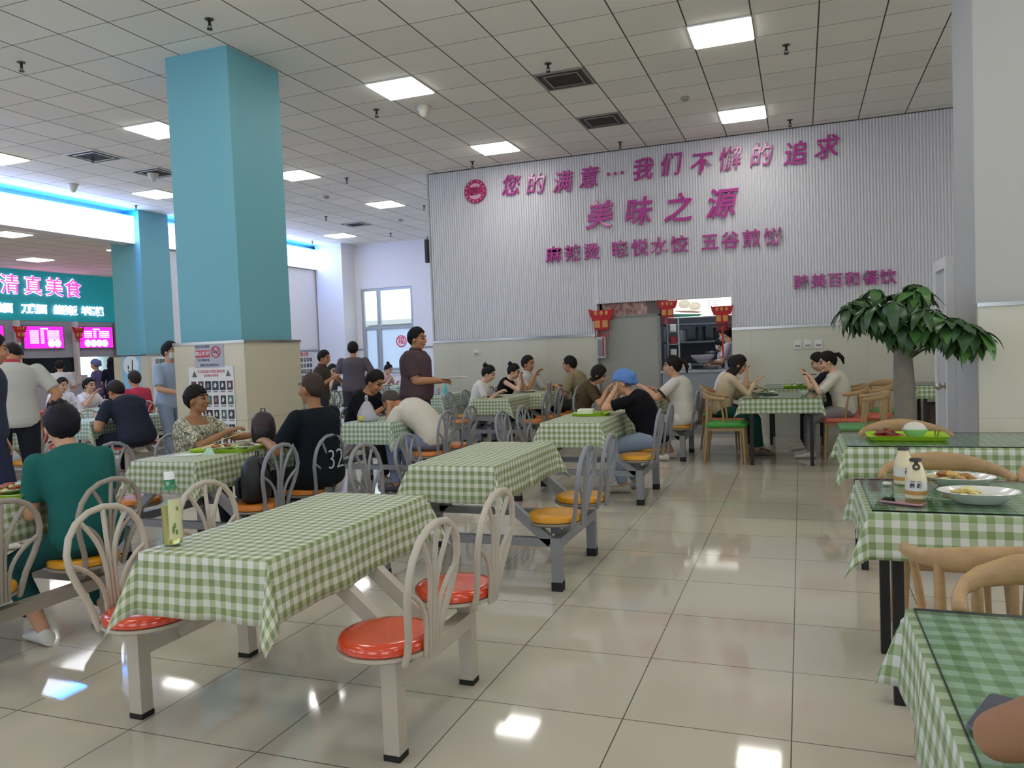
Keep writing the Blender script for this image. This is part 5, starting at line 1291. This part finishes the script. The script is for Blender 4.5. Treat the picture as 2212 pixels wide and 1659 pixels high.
def make_hair(root, HM, style, hairc):
    V = Vector
    hm = mat('hair_' + hairc, hairc, .62, spec=.22, var=.3, scale=60, bump=.3)
    rnd = random.Random(len(style) * 7 + 3)
    sc = {'shaved': (.0825, .101, .1055), 'cap': (.098, .120, .128)}.get(style, (.092, .112, .118))
    def line(phi):     # lowest latitude of the hairline (radians), phi 0 = front
        p = abs(phi) / math.pi * 180
        if style == 'cap': pts = [(0, 20), (60, 10), (90, -4), (130, -26), (180, -38)]
        elif style == 'shaved': pts = [(0, 50), (40, 42), (60, 16), (78, 0), (96, -6), (120, -38), (180, -52)]
        elif style == 'bob': pts = [(0, 34), (28, 30), (42, 4), (56, -34), (80, -46), (180, -56)]
        elif style == 'long': pts = [(0, 34), (35, 30), (55, 2), (75, -22), (110, -42), (180, -50)]
        elif style == 'bowl': pts = [(0, 20), (40, 16), (62, 2), (85, -4), (100, -22), (130, -50), (180, -60)]
        else: pts = [(0, 36), (40, 30), (58, 10), (76, -14), (90, -6), (102, -24), (125, -52), (180, -64)]
        for (a, u), (c, w_) in zip(pts, pts[1:]):
            if a <= p <= c: return R(u + (w_ - u) * (p - a) / (c - a))
        return R(pts[-1][1])
    nph, nt = 40, 9
    b = MB(); outer = []; 
    for t in range(nt + 1):
        ring = []
        for j in range(nph):
            phi = -math.pi + 2 * math.pi * j / nph; lo = line(phi); e = R(88) + (lo - R(88)) * t / nt
            bump = 1 + (.022 * math.sin(7 * phi + 3 * t) + .028 * rnd.uniform(-1, 1) if style not in ('shaved',) else 0)
            thin = 1 - (.06 if style != 'cap' else .03) * (t / nt) ** 3
            ring.append(V((sc[0] * math.cos(e) * math.sin(phi) * bump * thin, -.012 + sc[1] * math.cos(e) * math.cos(phi) * bump * thin, .018 + sc[2] * math.sin(e) * bump * thin)))
        outer.append(ring)
    drop = {'bob': .05, 'long': .19}.get(style, 0)
    if drop:
        for k in range(1, 6):
            ring = []
            for j in range(nph):
                phi = -math.pi + 2 * math.pi * j / nph; p = outer[nt][j]; w_ = max(0, min(1, (abs(phi) - R(52)) / R(25)))
                grow = 1.0 + .05 * math.sin(k) + (.10 if style == 'bob' else .30) * min(1, k / 2) * w_
                ring.append(V((p.x * (grow if w_ else 1), -.012 + (p.y + .012) * (grow if w_ else 1) - .004 * k * w_, p.z - drop * k / 5 * w_ * (1 + .08 * math.sin(phi * 9)))))
            outer.append(ring)
    inner = [[V((p.x * .93, -.012 + (p.y + .012) * .93, .018 + (p.z - .018) * .95)) for p in r_] for r_ in outer[::-1]]
    b.rings(outer + inner, HM, cap=True)
    nm = 'hair'
    if style == 'cap':
        nm = 'cap'; hm = mat('cap_' + hairc, hairc, .8, var=.08, bump=.4, scale=25)
        b.ell((0, -.10, .045), (.06, .05, .06), HM, 14, 8); b.ell((0, -.125, -.01), (.03, .03, .045), HM, 12, 8)
        q = MB(); q.rings([[V((.076 * math.sin(a), -.014 + .090 * math.cos(a) - .004, z)) for a in [R(100 + 160 * k / 12) for k in range(13)]] for z in (-.05, -.02, .03)], HM, cap=False, closed=False); q.build('hair', mat('hair_dark', '#15120f', .5), root, 'all')
    if style == 'bun': b.ell((0, -.10, .095), (.042, .042, .036), HM, 14, 10); b.tube([(.03, -.09, .12), (.0, -.12, .13), (-.035, -.10, .115)], .012, 8, M=HM)
    if style == 'topbun': b.ell((0, -.07, .135), (.040, .044, .034), HM, 14, 10)
    if style == 'ponytail': b.tube([(0, -.105, .055), (0, -.15, .04), (0, -.175, -.02), (0, -.165, -.09)], [.022, .028, .026, .010], 10, M=HM)
    if style == 'spiky':
        for k in range(14):
            a = rnd.uniform(-.9, .9); q = rnd.uniform(-.8, .8); p = V((.06 * q, -.01 + .075 * a, .018 + .116 * math.sqrt(max(.1, 1 - .5 * q * q - .5 * a * a)))); b.tube([p, p + V((.01 * q, .012, .02))], [.02, .006], 6, M=HM)
    b.build(nm, hm, root, 'all')
# hands are given in each person's own frame: x right, y forward, z up from the floor
# -- along the left
person('person in a teal shirt seen from behind in front on the brownish table seat', -3.50, 2.99, 74, H=1.62, lean=25, hp=14, hy=14, shirt='#1f5f5a', low='#1d4a4a', legs='cropped', shoe='#cfcfc6', hair='spiky', hairc='#14131c', skin='b', wd=1.04, vox=.008, sleeve=.72, hands={-1: (-.10, .36, .80), 1: (.14, .38, .80)}, poles={1: (.25, -.3, -.9), -1: (-.25, -.3, -.9)}, feet={1: (.10, .02, 0), -1: (-.20, .10, 0)})
person('woman in a leafy green and white blouse with a black bowl haircut', -4.64, 4.97, -84, H=1.56, lean=9, hp=-2, hy=-6, shirt_m=floral_mat('leafy_print'), low='#23252c', hair='bowl', hairc='#0f0d0b', skin='c', wd=1.16, female=True, vox=.008, sleeve=.88, collar='open', hands={1: (.10, .42, .86), -1: (-.17, .48, .80)}, curl=1.1, shoe='#3a3a3e')
P43, J43 = person('man with shaven head in a dark shirt numbered on the back', -3.42, 4.97, 84, H=1.70, lean=4, hp=-3, hy=6, shirt='#131a20', low='#1b1c22', hair='shaved', hairc='#3b2e27', skin='c', wd=1.16, vox=.008, sleeve=.8, hands={-1: (-.16, .38, .79), 1: (.20, .42, .80)}, curl=1.2, shoe='#2a2a2c')
c, tt = J43['spine'](.22)
text('shirt_number', '32', .21, mat('number_white', '#b9bcc2', .7), P43, (0, c.y - .157, c.z), (R(90), 0, 0), .003, -.004, sx=.9)
person('man in a black shirt bowed over his bowl, facing the man in white', -4.70, 7.58, -92, H=1.72, lean=24, hp=32, hy=0, shirt='#15161d', low='#2a2c34', hair='short', hairc='#171310', skin='a', wd=1.12, sleeve=.7, hands={1: (.12, .42, .83), -1: (-.15, .42, .80)}, vox=.009)
person('man with cropped grey hair in a white shirt bowed low over the table', -3.50, 7.12, 88, H=1.74, lean=58, hp=52, hy=0, shirt='#d3cdbf', low='#7d86a8', hair='shaved', hairc='#4c443f', skin='a', wd=1.12, sleeve=.72, hands={-1: (-.14, .44, .81), 1: (.12, .46, .83)}, vox=.009, shoe='#3c3f4e')
b = None
person('standing man in a maroon polo shirt carrying a flat plate', -4.22, 8.12, -83, 'stand', H=1.72, lean=2, hp=6, hy=4, shirt='#58464b', low='#4b3d42', hair='short', hairc='#0f0d0d', skin='a', wd=1.30, sleeve=.8, collar='#4a3a3f', hands={1: (.10, .30, 1.10), -1: (-.10, .28, 1.08)}, poles={1: (.3, -.5, -.8), -1: (-.3, -.5, -.8)}, curl=.35, vox=.009, shoe='#26262a')
plate(-3.72, 8.13, 1.115, 'flat pale plate carried by the standing man in the maroon polo', .15, 1, .012, group='carried plate')
person('person in a dark brown shirt walking past, seen sideways', -6.74, 9.93, -80, 'stand', H=1.53, lean=4, hp=14, hy=0, shirt='#463d38', low='#34323c', hair='short', hairc='#1c1614', skin='a', female=True, sleeve=.8, vox=.011, hands={1: (.12, .26, 1.12), -1: (-.18, .02, .75)}, feet={1: (.08, .16, .085), -1: (-.08, -.2, .1)}, collar='#5b2b30')
person('standing man in a grey-purple T-shirt seen from behind before the window', -6.87, 11.06, 28, 'stand', H=1.66, lean=3, hp=10, shirt='#5f5860', low='#3c3b44', hair='short', hairc='#171311', skin='a', wd=1.14, sleeve=.75, vox=.011, hands={1: (.22, .12, .95), -1: (-.18, .2, .98)})
person('man eating with both hands raised near the far window', -8.83, 13.24, -112, H=1.7, lean=16, hp=16, shirt='#565a60', low='#3b3f4a', hair='short', hairc='#171311', skin='d', sleeve=.6, vox=.012, hands={1: (.08, .30, 1.0), -1: (-.08, .28, 1.0)})
person('woman with a high bun eating below the far window', -8.83, 15.39, -100, H=1.6, lean=18, hp=24, shirt='#cfa9a6', low='#3b3f4a', hair='topbun', hairc='#15110f', skin='d', female=True, vox=.012, hands={1: (.10, .30, .88), -1: (-.12, .34, .80)})
person('person in a dark jacket leaning against the near pillar, mostly hidden', -6.6, 8.75, -95, 'stand', H=1.36, lean=6, hp=10, shirt='#1a1714', low='#22222a', hair='short', hairc='#17120f', skin='a', sleeve=1.8, vox=.012)
# -- the far left group
person('standing person in a dark blue T-shirt at the picture edge with hand on hip', -5.97, 4.27, -42, 'stand', H=1.71, lean=3, hp=10, hy=-14, shirt='#34374a', low='#2c3048', hair='short', hairc='#1a1518', skin='a', sleeve=.8, vox=.009, hands={1: (.30, .02, 1.0), -1: (-.2, .08, .86)}, poles={1: (1, -.4, 0)})
person('standing man in a white T-shirt with red collar seen from behind, head bowed', -6.80, 5.10, 46, 'stand', H=1.74, lean=7, hp=62, stoop=12, shirt='#b9b9b2', low='#22242c', hair='short', hairc='#1a1614', skin='a', wd=1.18, sleeve=.78, collar='#a8323c', vox=.009, hands={1: (.24, .03, .94), -1: (-.24, .06, .98)}, poles={1: (1, -.3, -.5), -1: (-1, -.3, -.5)})
person('man in a navy shirt bent over his food at the red-seated table', -7.56, 7.24, 84, H=1.76, lean=34, hp=34, hy=0, shirt='#2c2f3d', low='#22242e', hair='short', hairc='#2a211c', skin='a', wd=1.26, sleeve=.72, vox=.01, hands={-1: (-.22, .40, .80), 1: (.14, .44, .82)})
person('man in a red and black jacket sitting beyond the man in navy', -9.84, 9.50, 84, H=1.74, lean=8, hp=6, hy=12, shirt='#b5384c', low='#22242e', hair='short', hairc='#2a2422', skin='a', wd=1.05, sleeve=1.6, vox=.012)
person('girl in a white T-shirt with a ponytail resting her chin on one hand', -10.95, 9.46, -96, H=1.6, lean=16, hp=8, shirt='#d8cfd0', low='#40455a', hair='ponytail', hairc='#141016', skin='b', female=True, sleeve=.7, vox=.011, hands={1: (.08, .36, .98), -1: (-.13, .38, .80)})
person('person in a white shirt sitting behind the girl with the ponytail', -11.72, 9.62, -100, H=1.62, lean=12, hp=14, shirt='#dcdadd', low='#3b3f4a', hair='short', hairc='#1a1416', skin='b', sleeve=.9, vox=.012)
person('person with a dark bun between the man in navy and the round plate poster', -9.95, 10.35, 60, H=1.62, lean=14, hp=14, shirt='#2a2b36', low='#2a2b34', hair='topbun', hairc='#18131a', skin='b', female=True, vox=.012)
person('person in a white shirt standing at the food stall, back turned', -14.05, 11.60, 50, 'stand', H=1.57, lean=5, hp=18, shirt='#d9d5da', low='#2e303a', hair='short', hairc='#1c1619', skin='b', sleeve=.9, vox=.013, hands={1: (.16, .28, .98), -1: (-.2, .2, .9)})
person('stall worker in a purple cap and mauve clothes', -14.55, 12.95, 110, 'stand', H=1.57, lean=3, hp=8, shirt='#6e6492', low='#5d5580', hair='cap', hairc='#6a70ac', skin='b', female=True, sleeve=.9, vox=.013, hands={1: (.16, .22, 1.05), -1: (-.16, .22, 1.02)})
person('person with long black hair in navy standing at the food stall', -14.35, 13.15, 60, 'stand', H=1.61, lean=2, hp=8, shirt='#1f1f33', low='#1f1f30', hair='long', hairc='#181220', skin='b', female=True, sleeve=.9, vox=.013)
person('man in a pale blue shirt wearing a white face mask by the near pillar', -7.47, 7.70, -95, 'stand', H=1.69, lean=2, hp=8, hy=-10, shirt='#9fb0c6', low='#8d9cb4', hair='short', hairc='#15131a', skin='b', sleeve=.85, mask='#c9d0cc', vox=.010, hands={1: (.12, .30, 1.04), -1: (-.10, .28, 1.05)})
person('person in a white top bent forward behind the woman in the leafy blouse', -8.83, 9.2, -80, H=1.66, lean=26, hp=20, shirt='#dedee2', low='#4b5062', hair='short', hairc='#1b1718', skin='b', vox=.012)
# -- in front of the slogan wall
person('woman in a white T-shirt with a dark bun eating, the nearer of two', -4.40, 10.30, -80, H=1.60, lean=20, hp=26, shirt='#d3d0c9', low='#c3c0c8', hair='bun', hairc='#16130f', skin='d', female=True, sleeve=.7, vox=.010, hands={1: (.12, .36, .82), -1: (-.15, .34, .80)})
person('woman in a black sleeveless dress with a bun eating by the wall', -4.42, 11.34, -84, H=1.60, lean=24, hp=22, shirt='#1a1416', low='#1a1416', hair='bun', hairc='#16130f', skin='d', female=True, sleeve=0, vox=.010, hands={1: (.10, .33, .98), -1: (-.10, .33, .97)})
person('man in a white shirt sitting by the wall with a hand at his mouth', -4.22, 11.92, -118, H=1.74, lean=8, hp=8, hy=-14, shirt='#c6c6c4', low='#34363e', hair='short', hairc='#14110f', skin='a', sleeve=.9, vox=.010, hands={1: (.04, .30, 1.0), -1: (-.2, .36, .80)}, collar='#c9c9c6')
person('man in a khaki shirt facing the women at the wall table', -3.22, 11.86, 86, H=1.74, lean=22, hp=10, shirt='#8d8060', low='#3a3a3c', hair='short', hairc='#171411', skin='a', wd=1.1, sleeve=.9, vox=.010, hands={-1: (-.16, .38, .82), 1: (.14, .36, .80)})
person('woman in brown with bobbed hair bent over her food', -2.66, 9.56, -86, H=1.60, lean=28, hp=28, shirt='#51432f', low='#5b4d34', hair='bob', hairc='#1d1610', skin='b', female=True, sleeve=.75, vox=.010, hands={1: (.10, .38, .88), -1: (-.13, .38, .84)})
PB, JB = person('woman in a blue cap and black shirt eating at the green tray', -1.32, 7.44, 90, H=1.60, lean=33, hp=14, shirt='#121116', low='#8f9fb5', hair='cap', hairc='#5a83c2', skin='b', female=True, wd=1.12, sleeve=.7, vox=.008, hands={-1: (-.07, .36, 1.0), 1: (.08, .36, .98)}, feet={1: (.12, .22, 0), -1: (-.12, .30, 0)}, shoe='#b7b2a6', seatback=-.02)
person('person in a white T-shirt with dark cuffs and tied-up black hair', -1.33, 9.53, 88, H=1.66, lean=14, hp=4, shirt='#d2cdc2', low='#d5d2c8', hair='ponytail', hairc='#15110e', skin='b', wd=1.12, sleeve=.75, cuff='#1f1c1d', vox=.009, hands={-1: (-.16, .46, .90), 1: (.14, .40, .86)}, feet={1: (.12, .20, 0), -1: (-.10, .26, 0)}, shoe='#d8d4cb', legs='cropped')
person('woman in a cream blouse with long dark hair using chopsticks', -.95, 10.03, -82, H=1.62, lean=22, hp=24, shirt='#c9b795', low='#1f5048', legs='wide', hair='long', hairc='#1f1512', skin='b', female=True, sleeve=1.75, vox=.009, hands={1: (.04, .42, .92), -1: (-.08, .36, .80)}, seat=.47, shoe='#6a5f58')
sticks(-.50, 9.99, .90, R(-10), 'dark chopsticks in the hand of the woman in the cream blouse', tilt=-.5)
person('person in white with short dark hair eating behind the woman in cream', -1.05, 10.72, -84, H=1.6, lean=24, hp=24, shirt='#d7d2cc', low='#3a3a42', hair='short', hairc='#1a1512', skin='b', female=True, sleeve=.7, vox=.010, hands={1: (.06, .36, 1.0), -1: (-.1, .4, .8)}, seat=.47)
person('woman in black leaning over a dark phone at the women\'s table', .42, 10.62, 94, H=1.6, lean=22, hp=26, shirt='#1c1c22', low='#1c1c22', hair='ponytail', hairc='#14100f', skin='d', female=True, sleeve=.8, vox=.010, hands={-1: (-.08, .40, .98), 1: (.08, .36, .96)}, seat=.47)
person('woman in a white knitted top with a ponytail leaning over the table', .46, 9.95, 94, H=1.6, lean=16, hp=20, shirt='#cdc8b6', low='#8b8788', hair='ponytail', hairc='#15110f', skin='d', female=True, sleeve=.9, vox=.009, hands={-1: (-.06, .36, .95), 1: (.06, .34, .94)}, seat=.47, shoe='#d5d2cc')
phone(.09, 9.97, .98, R(90), 'dark red phone held by the woman in the white knitted top', mat('phone_wine', '#3a1f24', .4), m_glassblk)
person('cook in a white coat behind the kitchen counter holding a colander', -1.02, 12.95, 82, 'stand', H=1.68, lean=8, hp=22, shirt='#b9b9c2', low='#6b6b74', hair='short', hairc='#15110f', skin='d', mask='#c4c8d2', sleeve=.8, vox=.010, hands={-1: (-.22, .36, 1.10), 1: (.02, .36, 1.06)})
person('second kitchen worker in grey partly hidden behind the cook', -1.18, 13.7, 70, 'stand', H=1.5, lean=10, hp=20, shirt='#9c9ca8', low='#6b6b74', hair='short', hairc='#15110f', skin='d', mask='#b9c0cf', sleeve=.8, vox=.012)
# -- the bare arm in the front corner: a person sitting outside the picture
PA, JA = person('person in dark blue whose bare arm rests on the checked cloth in the front corner', .535, .915, 6, H=1.72, lean=26, hp=8, shirt='#1f2f6e', low='#2b2d36', hair='short', hairc='#15120f', skin='c', sleeve=.36, vox=.008, seat=.46, hands={-1: (-.03, .53, .84), 1: (.2, .46, .82)}, poles={-1: (-1, .0, -.45)})
chair(.535, .90, 6, m_gpad, 'wooden chair under the person in dark blue outside the picture')
# jacket over a chair at the left
t = thing('red_jacket', 'bright red jacket hung over a hooped seat back at the left', 'jacket', (-9.06, 7.26, .82))
b = MB(); b.rings([[Vector((.035 + .03 * math.cos(a) + .02 * abs(q), .20 * q + .02 * math.sin(a), zz)) for a in [2 * math.pi * j / 10 for j in range(10)]] for q, zz in ((-1, -.08), (-.8, .02), (-.4, .055), (0, .06), (.4, .05), (.8, .0), (1, -.1))], cap=True)
b.rings([[Vector((.03 + .05 * math.cos(a), .2 * math.sin(a), zz)) for a in [2 * math.pi * j / 20 for j in range(20)]] for zz in (-.36, -.2, -.05, .04)]); b.build('jacket_body', mat('jacket_red', '#c23a4e', .7, bump=.5, scale=14), t, 'all')
for s_ in (-1, 1):
    b = MB(); b.tube([(.03, s_ * .2, .0), (.05, s_ * .23, -.15), (.05, s_ * .22, -.32)], [.05, .05, .045], 12); b.build('sleeve', MATS['jacket_red'], t, 'all')
finish_fused()
